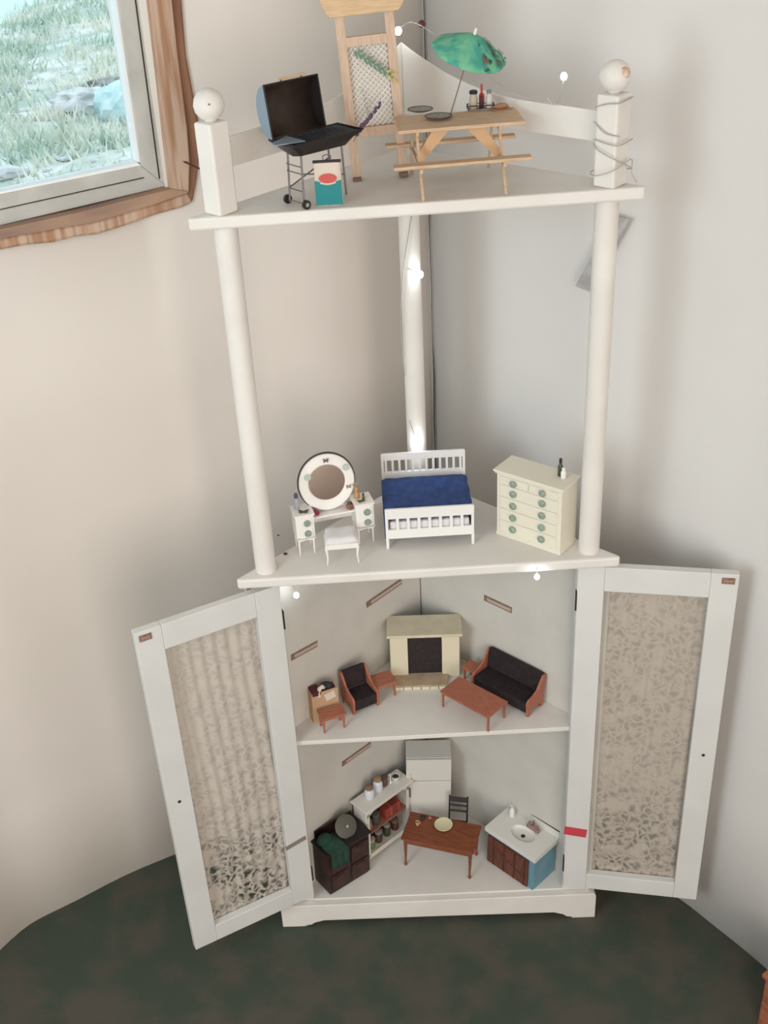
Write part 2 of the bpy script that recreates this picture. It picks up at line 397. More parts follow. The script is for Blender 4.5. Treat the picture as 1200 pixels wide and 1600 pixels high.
# plinth with a cut-away foot at each end
pl = [(-.306, 0), (-.262, 0), (-.258, .003), (-.250, .004), (-.243, .010), (-.232, .0135), (-.225, .016), (0, .017), (.225, .016), (.232, .0135), (.243, .010), (.250, .004), (.258, .003), (.262, 0), (.306, 0), (.306, .055), (.303, .062), (-.303, .062), (-.306, .055)]
MB().prism(pl, -.282, -.268, lambda u, v, wv: (u, wv, v)).obj('plinth', M_white, cab, bevel=.0015, warp=WARP)
for sgn in (-1, 1):
    MB().prism([(0, 0), (.30, 0), (.30, .062), (0, .062)], 0, .008, lambda u, v, wv: (sgn*(.302-u*.707-wv*.3), -.266+u*.707, v)).obj('plinth_return', M_white, cab, warp=WARP)

# lace material: threads and flower patches with real holes between them
def lace_mat(name, col, cov, low):
    mt = bpy.data.materials.new(name); mt.use_nodes = True; nt = mt.node_tree; N = nt.nodes; Lk = nt.links
    b = N['Principled BSDF']; b.inputs['Base Color'].default_value = (*col, 1); b.inputs['Roughness'].default_value = .9
    tc = N.new('ShaderNodeTexCoord')
    wn_ = N.new('ShaderNodeTexNoise'); wn_.inputs['Scale'].default_value = 35
    ad = N.new('ShaderNodeVectorMath'); ad.operation = 'MULTIPLY_ADD'
    ad.inputs[1].default_value = (.035, .035, .035)
    Lk.new(tc.outputs['Object'], wn_.inputs[0]); Lk.new(wn_.outputs['Color'], ad.inputs[0]); Lk.new(tc.outputs['Object'], ad.inputs[2])
    vo = N.new('ShaderNodeTexVoronoi'); vo.feature = 'DISTANCE_TO_EDGE'; vo.inputs['Scale'].default_value = 62
    Lk.new(ad.outputs[0], vo.inputs['Vector'])
    th = N.new('ShaderNodeMapRange'); th.inputs[1].default_value = .0; th.inputs[2].default_value = .30; th.inputs[3].default_value = 1; th.inputs[4].default_value = 0
    Lk.new(vo.outputs[0], th.inputs[0])
    n2 = N.new('ShaderNodeTexNoise'); n2.inputs['Scale'].default_value = 30; n2.inputs['Detail'].default_value = 2
    Lk.new(tc.outputs['Object'], n2.inputs[0])
    fl = N.new('ShaderNodeMapRange'); fl.inputs[1].default_value = .47; fl.inputs[2].default_value = .62
    Lk.new(n2.outputs[0], fl.inputs[0])
    mx = N.new('ShaderNodeMath'); mx.operation = 'MAXIMUM'; Lk.new(th.outputs[0], mx.inputs[0]); Lk.new(fl.outputs[0], mx.inputs[1])
    mr = N.new('ShaderNodeMapRange'); mr.inputs[4].default_value = .93
    Lk.new(mx.outputs[0], mr.inputs[0])
    # the open-work border along the bottom of the curtain is sparser than the rest
    sx_ = N.new('ShaderNodeSeparateXYZ'); Lk.new(tc.outputs['Object'], sx_.inputs[0])
    zr = N.new('ShaderNodeMapRange'); zr.inputs[1].default_value = .24; zr.inputs[2].default_value = .34; zr.inputs[3].default_value = low; zr.inputs[4].default_value = cov
    Lk.new(sx_.outputs['Z'], zr.inputs[0]); Lk.new(zr.outputs[0], mr.inputs[3])
    Lk.new(mr.outputs[0], b.inputs['Alpha'])
    return mt
M_lace = lace_mat('lace_cream', (.56, .505, .44), .58, .03)
M_lace2 = lace_mat('lace_tan', (.50, .44, .375), .64, .30)

def door(hinge, end, M_l, left):
    hx, hy = hinge; ex, ey = end
    Lw = math.hypot(ex-hx, ey-hy); ang = math.atan2(ey-hy, ex-hx)
    # local x runs from hinge to free edge; the visible face looks to the viewer (local -y for right door, +y for left door)
    d = bpy.data.objects.new('cabinet_door', None)
    z0, z1 = (.0880, .8130) if left else (.0770, .8210); st = .043; rl = .047; rb = .039; th = .015
    n = 1 if left else -1
    y0 = 0
    mb = MB()
    mb.box((st/2, 0, (z0+z1)/2), (st, th, z1-z0)); mb.box((Lw-st/2, 0, (z0+z1)/2), (st, th, z1-z0))
    mb.box((Lw/2, 0, z1-rl/2), (Lw-2*st, th*.98, rl)); mb.box((Lw/2, 0, z0+rb/2), (Lw-2*st, th*.98, rb))
    o = mb.obj('cabinet_door', M_door, cab, bevel=.0012)
    o.location = (hx, hy, slope(.45)*hx); o.rotation_euler = (0, 0, ang)
    # gathered lace curtain behind the opening
    def lf(u, v):
        x = st-.008+u*(Lw-2*st+.016); z = z0+rb-.008+v*(z1-z0-rl-rb+.016)
        y = -n*(.0095+.0015*math.sin(u*52+2.2*math.sin(v*5))+.0014*noise.noise((u*9, v*22, 3 if left else 8)))
        return (x, y, z)
    MB().sheet(lf, 110, 120).obj('lace_curtain', M_l, o, smooth='all')
    # curtain rods, knob hole, hinges, small label
    for zz in (z0+rb-.006, z1-rl+.006):
        MB().cyl((st-.010, -n*.0095, zz), (Lw-st+.010, -n*.0095, zz), .0022, n=8).obj('curtain_rod', M_white, o)
    MB().cyl((Lw-st*.48, n*(th/2-.001), z0+.365), (Lw-st*.48, n*(th/2+.0006), z0+.365), .0030, n=14).obj('knob_hole', M_dark, o)
    for zz in (z0+.06, z1-.07):
        MB().box((-.0010, n*.004, zz), (.0028, .009, .036)).obj('hinge', M_dark, o)
    MB().box((Lw-.016, n*(th/2+.0006), z1-.012), (.020, .0014, .0115)).obj('name_label', M_brown, o, bevel=.0003)
    MB().box((Lw-.016, n*(th/2+.0014), z1-.012), (.014, .0004, .004)).obj('label_print', mat('label_pink', (.36, .22, .19), .6), o)
    if left:
        MB().box((.025, n*(th/2+.0010), .2450), (.042, .002, .0085), ry=R(10)).obj('slot_strip', mat('slot_grey', (.23, .21, .17), .6), o, bevel=.0003)
    else:
        MB().box((.018, n*(th/2+.0010), .2270), (.041, .002, .0195), ry=R(5)).obj('red_label', M_redlab, o, bevel=.0003)
    return o
door((-.2425, -.2690), (-.459, -.378), M_lace, True)
door((.2425, -.2690), (.487, -.322), M_lace2, False)

# brown edged strips stuck on the inner side panels
def strip(sgn, a, b, zc, zt, wd, lab):
    # a,b = x of both ends ; plane y = ci - |x|
    ax, bx = sgn*a, sgn*b
    p0 = Vector((ax, ci-a-.0012, zc)); p1 = Vector((bx, ci-b-.0012, zt)); d = (p1-p0); L_ = d.length
    e = root('strip_label', lab, 'label', (p0+p1)/2)
    ang = math.atan2(d.y, d.x); pit = math.asin(d.z/L_)
    e.rotation_euler = (Matrix.Rotation(ang, 3, 'Z') @ Matrix.Rotation(-pit, 3, 'Y')).to_euler()
    MB().box((0, 0, 0), (L_, .0016, wd)).obj('backing', M_brown, e, bevel=.0002)
    MB().box((L_*.05, -.001 if sgn > 0 else -.001, 0), (L_*.86, .0007, wd*.5)).obj('face', mat('strip_face', (.50, .42, .36), .6), e)
strip(-1, .104, .037, .633, .635, .0120, 'brown edged strip label on the inner wall left above the fireplace')
strip(-1, .238, .194, .627, .621, .0120, 'brown edged strip label on the left inner wall above the small box')
strip(-1, .170, .114, .311, .307, .0110, 'dark strip label on the inner wall above the jars, lowest compartment')
strip(1, .110, .154, .638, .638, .0120, 'brown edged strip label on the inner wall above the sofa')

# ------------------------------------------------------------------ string of fairy lights
def fairy():
    e = root('string_light', 'clear wire string of small white lights wound around the corner shelf', 'lights')
    wires = [
        # around the right newel and down
        [(.2345, -.277, 1.483), (.238, -.294, 1.478), (.258, -.3085, 1.468), (.283, -.288, 1.452), (.281, -.27, 1.446), (.258, -.252, 1.445), (.233, -.275, 1.446), (.235, -.300, 1.447), (.258, -.3085, 1.456), (.284, -.284, 1.462), (.285, -.285, 1.445), (.292, -.29, 1.432)],
        [(.233, -.282, 1.490), (.258, -.3085, 1.486), (.284, -.283, 1.488)],
        [(.233, -.280, 1.512), (.245, -.296, 1.500), (.262, -.3065, 1.497)],
        [(.2345, -.281, 1.530), (.246, -.295, 1.536), (.2585, -.3060, 1.538), (.272, -.293, 1.539), (.282, -.280, 1.540)],
        [(.183, -.20, 1.528), (.197, -.205, 1.520), (.2029, -.22, 1.5545)],
        # along the right rail to the top of the arbor
        [(.200, -.212, 1.521), (.170, -.192, 1.523), (.135, -.156, 1.536), (.105, -.125, 1.553), (.065, -.07, 1.580), (.03, -.03, 1.601), (.012, -.02, 1.606), (-.003, -.03, 1.600)],
        # down the back post
        [(.012, -.066, 1.40), (.005, -.0665, 1.345), (-.010, -.070, 1.27), (-.0185, -.066, 1.20), (-.0195, -.062, 1.14), (-.0165, -.060, 1.07)],
        [(-.0055, -.066, 1.255), (.0135, -.070, 1.2467)],
        [(-.012, -.066, .99), (-.004, -.068, .96), (0, -.068, .946)],
        [(.17, -.303, .838), (.1699, -.306, .826)],
        [(-.225, -.225, .805), (-.222, -.235, .79), (-.2166, -.24, .772)],
    ]
    for wv in wires:
        # smooth with subdivision
        P = [Vector(p) for p in wv]; Q = []
        for i in range(len(P)-1):
            a = P[max(i-1, 0)]; b = P[i]; c = P[i+1]; d = P[min(i+2, len(P)-1)]
            for k in range(5):
                t = k/5
                Q.append(.5*((2*b)+(-a+c)*t+(2*a-5*b+4*c-d)*t*t+(-a+3*b-3*c+d)*t**3))
        Q.append(P[-1])
        MB().tube(Q, .0008, 6).obj('wire', M_wire, e, smooth='all')
    bulbs = [(-.0049, -.032, 1.597, .0052, 1), (.2029, -.22, 1.5580, .0045, 1), (.0135, -.074, 1.2467, .0050, 1.3), (0, -.0705, .945, .0055, 2.4), (.1699, -.3070, .8230, .0042, .6), (-.2166, -.24, .769, .0045, 1.3)]
    for x, y, z, r, p in bulbs:
        MB().ball((x, y, z), r, (1, 1, 1.15), 12).obj('bulb', M_bulb, e, smooth='all')
        l = bpy.data.lights.new('bulb_glow', 'POINT'); l.energy = .009*p; l.shadow_soft_size = .006; l.color = (.80, .92, 1)
        lo = bpy.data.objects.new('bulb_glow', l); C.objects.link(lo); lo.location = (x, y-.010, z)
    MB().ball((.0313, -.002, 1.6003), .0055, n=12).obj('unlit_bulb', mat('bulb_red', (.10, .02, .02), .3), e, smooth='all')
    MB().ball((.0650, -.07, 1.5870), .0048, n=12).obj('unlit_bulb', mat('bulb_grey', (.35, .36, .33), .3), e, smooth='all')
fairy()

# paper strip on the right wall behind the post
def paper():
    P = [Vector((.2692, -.0361, 1.2008)), Vector((.2883, -.0562, 1.1973)), Vector((.334, -.1042, 1.326)), Vector((.3150, -.0842, 1.328))]
    n = (P[1]-P[0]).cross(P[3]-P[0]).normalized()
    if n.y > 0: n = -n
    mb = MB(); lo = [mb.bm.verts.new(p+n*.006) for p in P]; hi = [mb.bm.verts.new(p+n*.0075) for p in P]
    mb.bm.faces.new(lo[::-1]); mb.bm.faces.new(hi)
    for i in range(4): mb.bm.faces.new((lo[i], lo[(i+1) % 4], hi[(i+1) % 4], hi[i]))
    tag(mb.obj('paper_strip', M_paper), 'slanted grey paper strip on the wall behind the right post', 'paper')
paper()

# ------------------------------------------------------------------ generic furniture bits
def legs4(t, wx, wy, h, r0, r1, M, splay=0.0, inset=.0, name='leg', sq=False):
    for sx in (-1, 1):
        for sy in (-1, 1):
            x, y = sx*(wx/2-inset), sy*(wy/2-inset)
            mb = MB()
            if sq: mb.box((x, y, h/2), (r0*2, r0*2, h), taper=r1/r0)
            else: mb.cyl((x+sx*splay, y+sy*splay, 0), (x, y, h), r1, r0, 8)
            mb.obj(name, M, t, smooth=not sq)

# ================================================================== TOP SHELF
def grill():
    t = thing('barbecue_grill', 'miniature black barrel barbecue grill with its lid open', 'grill', 'top', -.128, -.253, 37)
    L = .102
    # bowl: trapezoid-ended trough
    n = 10
    prof = [(-.029, .0860), (-.026, .076), (-.018, .068), (0, .0650), (.018, .068), (.026, .076), (.029, .0860)]
    mb = MB(); rows = []
    for x, k in ((-L/2-.012, 1), (-L/2+.008, .0), (L/2-.012, .0), (L/2+.012, 1)):
        rows.append(x)
    def sec(x, zc):
        return [mb.bm.verts.new((x, y, .0860-(.0860-z)*zc)) for y, z in prof]
    A = sec(-L/2-.004, .15); B = sec(-L/2+.014, 1); Cc = sec(L/2-.016, 1); D = sec(L/2+.010, .15)
    for p, q in ((A, B), (B, Cc), (Cc, D)):
        for i in range(len(p)-1): mb.bm.faces.new((p[i], p[i+1], q[i+1], q[i]))
    mb.bm.faces.new(A); mb.bm.faces.new(D[::-1])
    o = mb.obj('bowl', M_black, t, bevel=.0008)
    so = o.modifiers.new('thickness', 'SOLIDIFY'); so.thickness = .0012
    mb = MB()
    for i in range(17): mb.cyl((-L/2+.002+i*(L-.002)/16, -.026, .0845), (-L/2+.002+i*(L-.002)/16, .026, .0845), .0008, n=5)
    mb.box((0, -.026, .0842), (L, .0015, .0015)); mb.box((0, .026, .0842), (L, .0015, .0015))
    mb.obj('cooking_grate', mat('grate_grey', (.10, .11, .13), .4, metal=.5), t)
    MB().box((0, 0, .0790), (L-.016, .044, .002)).obj('coals', M_grill_in, t)
    MB().prism([(-L/2-.018, -.010), (-L/2+.020, -.022), (-L/2+.020, .02), (-L/2-.014, .004)], .0862, .0876).obj('side_shelf', M_grey, t)
    # lid: half barrel shell, open side toward the viewer
    lid = MB(); Rl = .0335; nn = 16
    a0 = R(82); rim = []
    LL = .086
    cx, cy, cz = -.010, .024, .0875+.0325
    def arc(x, r):
        vs = []
        for i in range(nn+1):
            a = -PI/2+PI*i/nn
            y, z = math.cos(a)*r*.72, math.sin(a)*r
            # lean back
            yy = y*math.cos(-.14)-z*math.sin(-.14); zz = y*math.sin(-.14)+z*math.cos(-.14)
            vs.append(lid.bm.verts.new((x, cy+yy, cz+zz)))
        return vs
    a = arc(cx-LL/2, Rl); b = arc(cx+LL/2, Rl)
    for i in range(nn): lid.bm.faces.new((a[i], a[i+1], b[i+1], b[i]))
    o = lid.obj('lid', M_grill_in, t, smooth=True)
    so = o.modifiers.new('thickness', 'SOLIDIFY'); so.thickness = .0012
    for sx in (-1, 1):
        e = MB(); vs = []
        for i in range(nn+1):
            aa = -PI/2+PI*i/nn; y, z = math.cos(aa)*Rl*.72, math.sin(aa)*Rl
            vs.append((cy+y*math.cos(-.14)-z*math.sin(-.14), cz+y*math.sin(-.14)+z*math.cos(-.14)))
        e.prism(vs, cx+sx*LL/2-.0012, cx+sx*LL/2+.0012, lambda u, v, wv: (wv, u, v)).obj('lid_end', M_grey if sx < 0 else M_black, t)
    fr = MB()
    ft = (cy+math.sin(.14)*Rl, cz+Rl*math.cos(.14)); fb = (cy-math.sin(.14)*Rl, cz-Rl*math.cos(.14))
    fr.tube([(cx-LL/2, fb[0], fb[1]), (cx-LL/2, ft[0], ft[1]), (cx+LL/2, ft[0], ft[1]), (cx+LL/2, fb[0], fb[1])], .0012, 6)
    fr.obj('lid_rim', M_black, t)
    MB().cyl((cx-.022, ft[0]-.002, ft[1]+.0045), (cx+.022, ft[0]-.002, ft[1]+.0045), .0017, n=8).obj('lid_handle', M_pine3, t)
    for x in (-.016, .016): MB().cyl((cx+x, ft[0]-.001, ft[1]-.001), (cx+x, ft[0]-.002, ft[1]+.0045), .0009, n=6).obj('handle_bracket', M_black, t)
    # legs with wheels on the left end
    for sx in (-1, 1):
        for sy in (-1, 1):
            MB().cyl((sx*.035-.003, sy*.0165, .003), (sx*.033-.002, sy*.015, .070), .0014, n=8).obj('leg', M_leg, t)
    for z in (.022, .045, .054):
        MB().cyl((-.038, -.016, z), (-.038, .016, z), .0009, n=6).obj('stretcher', M_leg, t)
    for sy in (-1, 1):
        MB().cyl((-.037, sy*.016, .022 if sy > 0 else .045), (.033, sy*.016, .048 if sy > 0 else .030), .0010, n=6).obj('stretcher', M_leg, t)
    MB().cyl((-.038, -.021, .006), (-.038, .021, .006), .0009, n=6).obj('axle', M_leg, t)
    for sy in (-1, 1):
        wh = MB().cyl((-.038, sy*.0195, .006), (-.038, sy*.0235, .006), .0060, n=20).obj('wheel', M_black, t, smooth=True)
        MB().cyl((-.038, sy*.0233, .006), (-.038, sy*.0242, .006), .0028, n=12).obj('hub', M_steel, wh)
grill()

def charcoal_bag():
    t = thing('charcoal_bag', 'small cream and teal charcoal bag with a red oval in front of the grill', 'bag', 'top', -.1145, -.280, -4)
    mb = MB(); w_, d_, h = .036, .010, .056
    def ring(z, k, kd): return [mb.bm.verts.new((x*w_/2*k, y*d_/2*kd, z)) for x, y in ((-1, -.5), (-.7, -1), (.7, -1), (1, -.5), (1, .5), (.7, 1), (-.7, 1), (-1, .5))]
    rs = [ring(0, .98, .9), ring(.012, 1.0, 1.1), ring(.03, .99, 1.15), ring(.044, .97, .9), ring(h, .95, .35)]
    for a, b in zip(rs, rs[1:]):
        for i in range(8): mb.bm.faces.new((a[i], a[(i+1) % 8], b[(i+1) % 8], b[i]))
    mb.bm.faces.new(rs[0][::-1]); mb.bm.faces.new(rs[-1])
    o = mb.obj('bag_body', M_bagc, t, bevel=.0006)
    # teal printed lower half as a second skin of the same bag, wavy upper border
    mb = MB()
    def f(u, v):
        x = (-1+2*u)*.0177; top = .0315+.002*math.cos(u*PI*2); z = .0015+v*(top-.0015)
        return (x, -(.0052+.0007*math.sin(v*PI))-.0004, z)
    mb.sheet(f, 12, 6); o2 = mb.obj('printed_panel', M_teal, t); so = o2.modifiers.new('t', 'SOLIDIFY'); so.thickness = .0004
    em = MB().cyl((0, -.0058, .0365), (0, -.0068, .0365), .0062, n=28).obj('emblem', M_bagr, t)
    for v in em.data.vertices: v.co.x *= 1.9
    MB().box((0, 0, h+.0012), (.037, .0035, .0035)).obj('folded_top', M_black, t, bevel=.0005)
    MB().tube([(-.004, 0, h+.002), (-.005, 0, h+.008), (0, 0, h+.010), (.006, 0, h+.008), (.005, 0, h+.002)], .0008, 6).obj('carry_loop', M_leg, t)
charcoal_bag()

def arbor():
    t = thing('garden_arbor', 'miniature wooden garden arbor with lattice panel and bowed top', 'arbor', 'top', -.0435, -.164, 2)
    t.rotation_euler.rotate_axis('Y', R(-2.3))
    for sx in (-1, 1):
        MB().box((sx*.0330, 0, .121), (.0125, .0085, .232)).obj('post', M_pine2, t, bevel=.0006)
        MB().box((sx*.0330, 0, .0030), (.0120, .022, .006)).obj('foot', mat('foot_dark', (.20, .13, .10), .7), t, bevel=.0004)
    for z in (.066, .184): MB().box((0, -.0005, z), (.056, .0085, .0125)).obj('cross_bar', M_pine2, t, bevel=.0005)
    # bowed header board, a wide top board on it
    pts = [(-.045, .217), (.045, .217), (.050, .222), (.056, .232), (.057, .240), (.030, .256), (0, .262), (-.030, .256), (-.056, .240), (-.054, .232), (-.049, .222)]
    MB().prism(pts, -.010, .006, lambda u, v, wv: (u, wv, v)).obj('header_board', M_pine3, t, bevel=.001)
    # lattice in white strips
    mb = MB(); zc0, zc1, hw = .072, .178, .027
    for s_ in (-1, 1):
        for k in range(-12, 24):
            c0 = k*.0075
            # line z = zc0 + c0 + s*(x+hw)
            pts_ = []
            xa, xb = -hw, hw
            za = zc0+c0 if s_ > 0 else zc0+c0+2*hw; zb = zc0+c0+2*hw if s_ > 0 else zc0+c0
            # clip
            P0 = Vector((xa, 0, za)); P1 = Vector((xb, 0, zb)); d = P1-P0; t0, t1 = 0, 1
            for lim, sg in ((zc0, 1), (zc1, -1)):
                a_ = (P0.z-lim)*sg; b_ = (P1.z-lim)*sg
                if a_ < 0 and b_ < 0: t0 = 2
                elif a_ < 0: t0 = max(t0, a_/(a_-b_))
                elif b_ < 0: t1 = min(t1, a_/(a_-b_))
            if t0 >= t1: continue
            q0 = P0+d*t0; q1 = P0+d*t1; y = .0018 if s_ > 0 else .003
            q0.y = q1.y = y
            mb.cyl(q0, q1, .0011, n=4)
    tag(mb.obj('lattice', mat('lattice_cream', (.74, .70, .64), .7), t), kind='stuff')
    MB().box((0, .0050, .125), (.056, .0012, .112)).obj('back_panel', mat('panel_cream', (.72, .68, .62), .8), t)
arbor()
def leaf(mb, base, d, L, wd, nrm):
    d = Vector(d).normalized(); s_ = d.cross(Vector(nrm)).normalized(); base = Vector(base)
    pts = [base, base+d*L*.35+s_*wd, base+d*L*.7+s_*wd*.7, base+d*L, base+d*L*.7-s_*wd*.7, base+d*L*.35-s_*wd]
    n = Vector(nrm)*.0004
    lo = [mb.bm.verts.new(p-n) for p in pts]; hi = [mb.bm.verts.new(p+n) for p in pts]
    mb.bm.faces.new(lo[::-1]); mb.bm.faces.new(hi)
    for i in range(6): mb.bm.faces.new((lo[i], lo[(i+1) % 6], hi[(i+1) % 6], hi[i]))
def sprigs():
    random.seed(2)
    t = root('leaf_sprig', 'grey-green leafy sprig hanging across the arbor lattice', 'sprig', (-.071, -.172, 1.424+.172))
    a, b = Vector((0, 0, 0)), Vector((.050, 0, -.036))
    MB().tube([a, a.lerp(b, .5)+Vector((0, -.002, .002)), b], .0006, 5).obj('stem', M_leaf, t)
    for i in range(17):
        k = i/16; p = a.lerp(b, k); sd = 1 if i % 2 else -1
        mb = MB(); leaf(mb, p, Vector((.7, -.15, -.5+sd*.75)), random.uniform(.008, .012), .0017, (0, -1, .1))
        mb.obj('leaf', M_leaf if i < 13 else M_leafy, t)
    t = root('lavender_sprig', 'dried purple lavender sprig between grill and arbor', 'sprig', (-.0745, -.205, 1.424+.0715))
    d = Vector((.036, .016, .035))
    MB().tube([Vector((-.004, 0, -.010)), d*.05, d*.5, d], .0006, 5).obj('stem', M_leaf, t)
    for i in range(26):
        p = d*(.03+.97*i/25); r = .0030*(1.05-.45*i/25)
        o = Vector((random.uniform(-1, 1), random.uniform(-1, 1), random.uniform(-1, 1)))*.0016
        MB().ball(p+o, r, (1, 1, 1.1), 8).obj('floret', M_purple, t, smooth='all')
    t = root('dry_twig', 'tiny dry grey twig lying on the lattice lower left', 'twig', (-.066, -.170, 1.424+.108))
    for i in range(7):
        mb = MB(); p = Vector((.002+.0012*i, 0, .010-.0055*i)); leaf(mb, p, (.6, 0, .6), .006, .0007, (0, -1, 0)); mb.obj('leaf', mat('twig_grey', (.30, .27, .23), .8), t)
sprigs()

def picnic():
    t = thing('picnic_table', 'miniature pine picnic table with attached benches', 'table', 'top', .060, -.222, 2.5)
    h = .0810; D = .085; n = 4
    for i in range(n):
        y = -D/2+D*(i+.5)/n+.004
        MB().box((.004+random.uniform(-.001, .001), y, h+.0022), (.168, D/n-.0008, .0044)).obj('plank', M_pine, t, bevel=.0005)
    for sx in (-1, 1):
        x = sx*.055
        for sy in (-1, 1):
            MB().tube([(x, sy*.072, 0), (x, sy*.024+.005, h)], .0024, 4).obj('leg', M_pine, t)
        MB().box((x, .0, .0385), (.004, .136, .006)).obj('cross_beam', M_pine, t, bevel=.0004)
        MB().box((x, .005, h-.003), (.004, .078, .005)).obj('cleat', M_pine, t, bevel=.0004)
        # broad diagonal brace
        MB().prism([(sx*.010, h-.001), (sx*.034, h-.001), (sx*.0570, .046), (sx*.0535, .034)], -.024, -.016, lambda u, v, wv: (u, wv, v)).obj('brace', mat('brace_wood', (.58, .36, .20), .6), t, bevel=.0004)
    for sy in (-1, 1):
        MB().box((0, sy*.060, .0440), (.182, .017, .0042)).obj('bench', M_pine, t, bevel=.0006)
    return h+.0046
ht = picnic()

def plate(x, y, z, r, lab, m, grp=None, name='plate'):
    t = root(name, lab, 'plate', (x, y, z), grp)
    MB().lathe([(.0001, .0004), (r*.55, .0002), (r*.7, .0010), (r, .0030), (r*.98, .0038), (r*.72, .0022), (r*.5, .0014), (0, .0014)], n=28).obj('dish', m, t, smooth=True)
    MB().lathe([(r*.97, .0028), (r*1.02, .0034), (r*.99, .0042), (r*.93, .0036), (r*.97, .0028)], n=28, cap=False).obj('rim', M_dark if m == M_wick else m, t, smooth=True)
    return t
plate(.0160, -.160, Z('top', .016)+ht+.0002, .0175, 'dark woven plate at the back left of the picnic table', M_wick, 'woven plates on the picnic table')
plate(.0370, -.209, Z('top', .037)+ht+.0002, .0180, 'dark woven plate at the front, beside the parasol pole', M_wick, 'woven plates on the picnic table')

def parasol():
    t = root('parasol', 'green paper cocktail parasol with dark brushwork, leaning over the picnic table', 'parasol', (.0545, -.194, Z('top', .054)+ht))
    d = Vector((.0300, -.032, .1050)).normalized()
    Lp = .1120
    q = d.to_track_quat('Z', 'X').to_matrix().to_4x4()
    # pole
    MB().cyl((0, 0, 0), d*Lp, .0009, n=8).obj('pole', mat('pole_wood', (.24, .16, .12), .6), t)
    Mx = Matrix.Translation(d*(Lp-.025)) @ q
    n = 48; mb = MB(); rings = []
    for k in range(9):
        s_ = k/8; r = .0012+.0495*s_
        ring = []
        for i in range(n):
            a = 2*PI*i/n; fold = .0011*s_*abs(math.sin(a*8))
            rr = r*(1-.03*s_*abs(math.sin(a*4))); z = .0260*(1-s_**1.2)-fold+.0022
            ring.append(mb.bm.verts.new(Mx @ Vector((rr*math.cos(a), rr*math.sin(a), z))))
        rings.append(ring)
    for a, b in zip(rings, rings[1:]):
        for i in range(n): mb.bm.faces.new((a[i], a[(i+1) % n], b[(i+1) % n], b[i]))
    o = mb.obj('canopy', M_green, t, smooth='all'); so = o.modifiers.new('thickness', 'SOLIDIFY'); so.thickness = .0004
    for i in range(8):
        a = 2*PI*i/8
        MB().cyl(Mx @ Vector((.002, 0, .025)), Mx @ Vector((.0485*math.cos(a), .0485*math.sin(a), -.0012)), .0005, n=5).obj('rib', mat('rib_wood', (.5, .38, .26), .6), t)
    MB().cyl(Mx @ Vector((0, 0, .025)), Mx @ Vector((0, 0, .036)), .0022, .0018, 12).obj('tip', M_ceram, t, smooth=True)
    # brushed dark flowers on the right of the paper (thin paint films)
    random.seed(11)
    def surf(r, a): s_ = (r-.0012)/.0495; return Mx @ Vector((r*math.cos(a), r*math.sin(a), .0260*(1-s_**1.2)+.0034))
    for i in range(26):
        a = random.uniform(0, 2*PI)
        while (q @ Vector((math.cos(a), math.sin(a), 0))).x < .15 or (q @ Vector((math.cos(a), math.sin(a), 0))).y > .5: a = random.uniform(0, 2*PI)
        r = random.uniform(.013, .046); L_ = random.uniform(.004, .011); da = random.uniform(-.25, .25)
        mb = MB(); wd = random.uniform(.03, .08)
        p = [surf(r, a-wd), surf(r+L_*.5, a-wd*1.2+da*.5), surf(min(r+L_, .050), a+da), surf(r+L_*.5, a+wd*1.1+da*.5)]
        up_ = d*.0005
        lo = [mb.bm.verts.new(x) for x in p]; hi = [mb.bm.verts.new(x+up_) for x in p]
        mb.bm.faces.new(lo[::-1]); mb.bm.faces.new(hi)
        for k in range(4): mb.bm.faces.new((lo[k], lo[(k+1) % 4], hi[(k+1) % 4], hi[k]))
        mb.obj('brush_mark', M_brush if i % 3 else mat('paper_brown', (.22, .12, .10), .8), t)
parasol()

def bottle(name, lab, cat, x, y, z, r, h, m, capm=None, neck=.45, grp=None, caph=.2):
    t = root(name, lab, cat, (x, y, z), grp)
    MB().lathe([(.0001, 0), (r*.92, 0), (r, h*.05), (r, h*.58), (r*.8, h*.68), (r*neck, h*.75), (r*neck, h*.84), (0, h*.84)], n=16).obj('body', m, t, smooth=True)
    if capm: MB().lathe([(.0001, h*.82), (r*neck*1.25, h*.82), (r*neck*1.3, h*(.82+caph*.8)), (r*neck*.9, h*(.82+caph)), (0, h*(.82+caph))], n=16).obj('cap', capm, t, smooth=True)
    return t
z0 = Z('top', .1)+ht
ct = root('condiment_tray', 'small wire tray holding the condiments on the picnic table', 'tray', (.0985, -.170, z0))
MB().box((0, 0, .0008), (.036, .016, .0012)).obj('base', M_wick, ct)
for y in (-.008, .008): MB().cyl((-.018, y, .006), (.018, y, .006), .0007, n=6).obj('rail', M_dark, ct)
for x in (-.018, .018):
    MB().cyl((x, -.008, .006), (x, .008, .006), .0007, n=6).obj('rail', M_dark, ct)
    for y in (-.008, .008): MB().cyl((x, y, 0), (x, y, .006), .0007, n=6).obj('upright', M_dark, ct)
bottle('jar', 'clear straw-coloured jar with a black cap, left in the condiment tray', 'jar', .0885, -.170, z0+.0015, .0058, .0235, mat('jar_straw', (.52, .44, .34), .3), M_black, .75)
bottle('sauce_bottle', 'red sauce bottle in the middle of the condiment tray', 'bottle', .1000, -.168, z0+.0015, .0038, .0265, mat('sauce_red', (.42, .03, .03), .35), mat('sauce_red', (.42, .03, .03)), .35, caph=.35)
bottle('pepper_mill', 'slim black bottle in front of the red one in the condiment tray', 'bottle', .0990, -.1755, z0+.0015, .0020, .0170, M_black, M_black, .6)
bottle('salt_shaker', 'whitish bottle with grey cap, right in the condiment tray', 'bottle', .1100, -.169, z0+.0015, .0046, .0225, mat('salt_white', (.66, .63, .60), .3), mat('cap_grey', (.22, .21, .2), .4), .6)
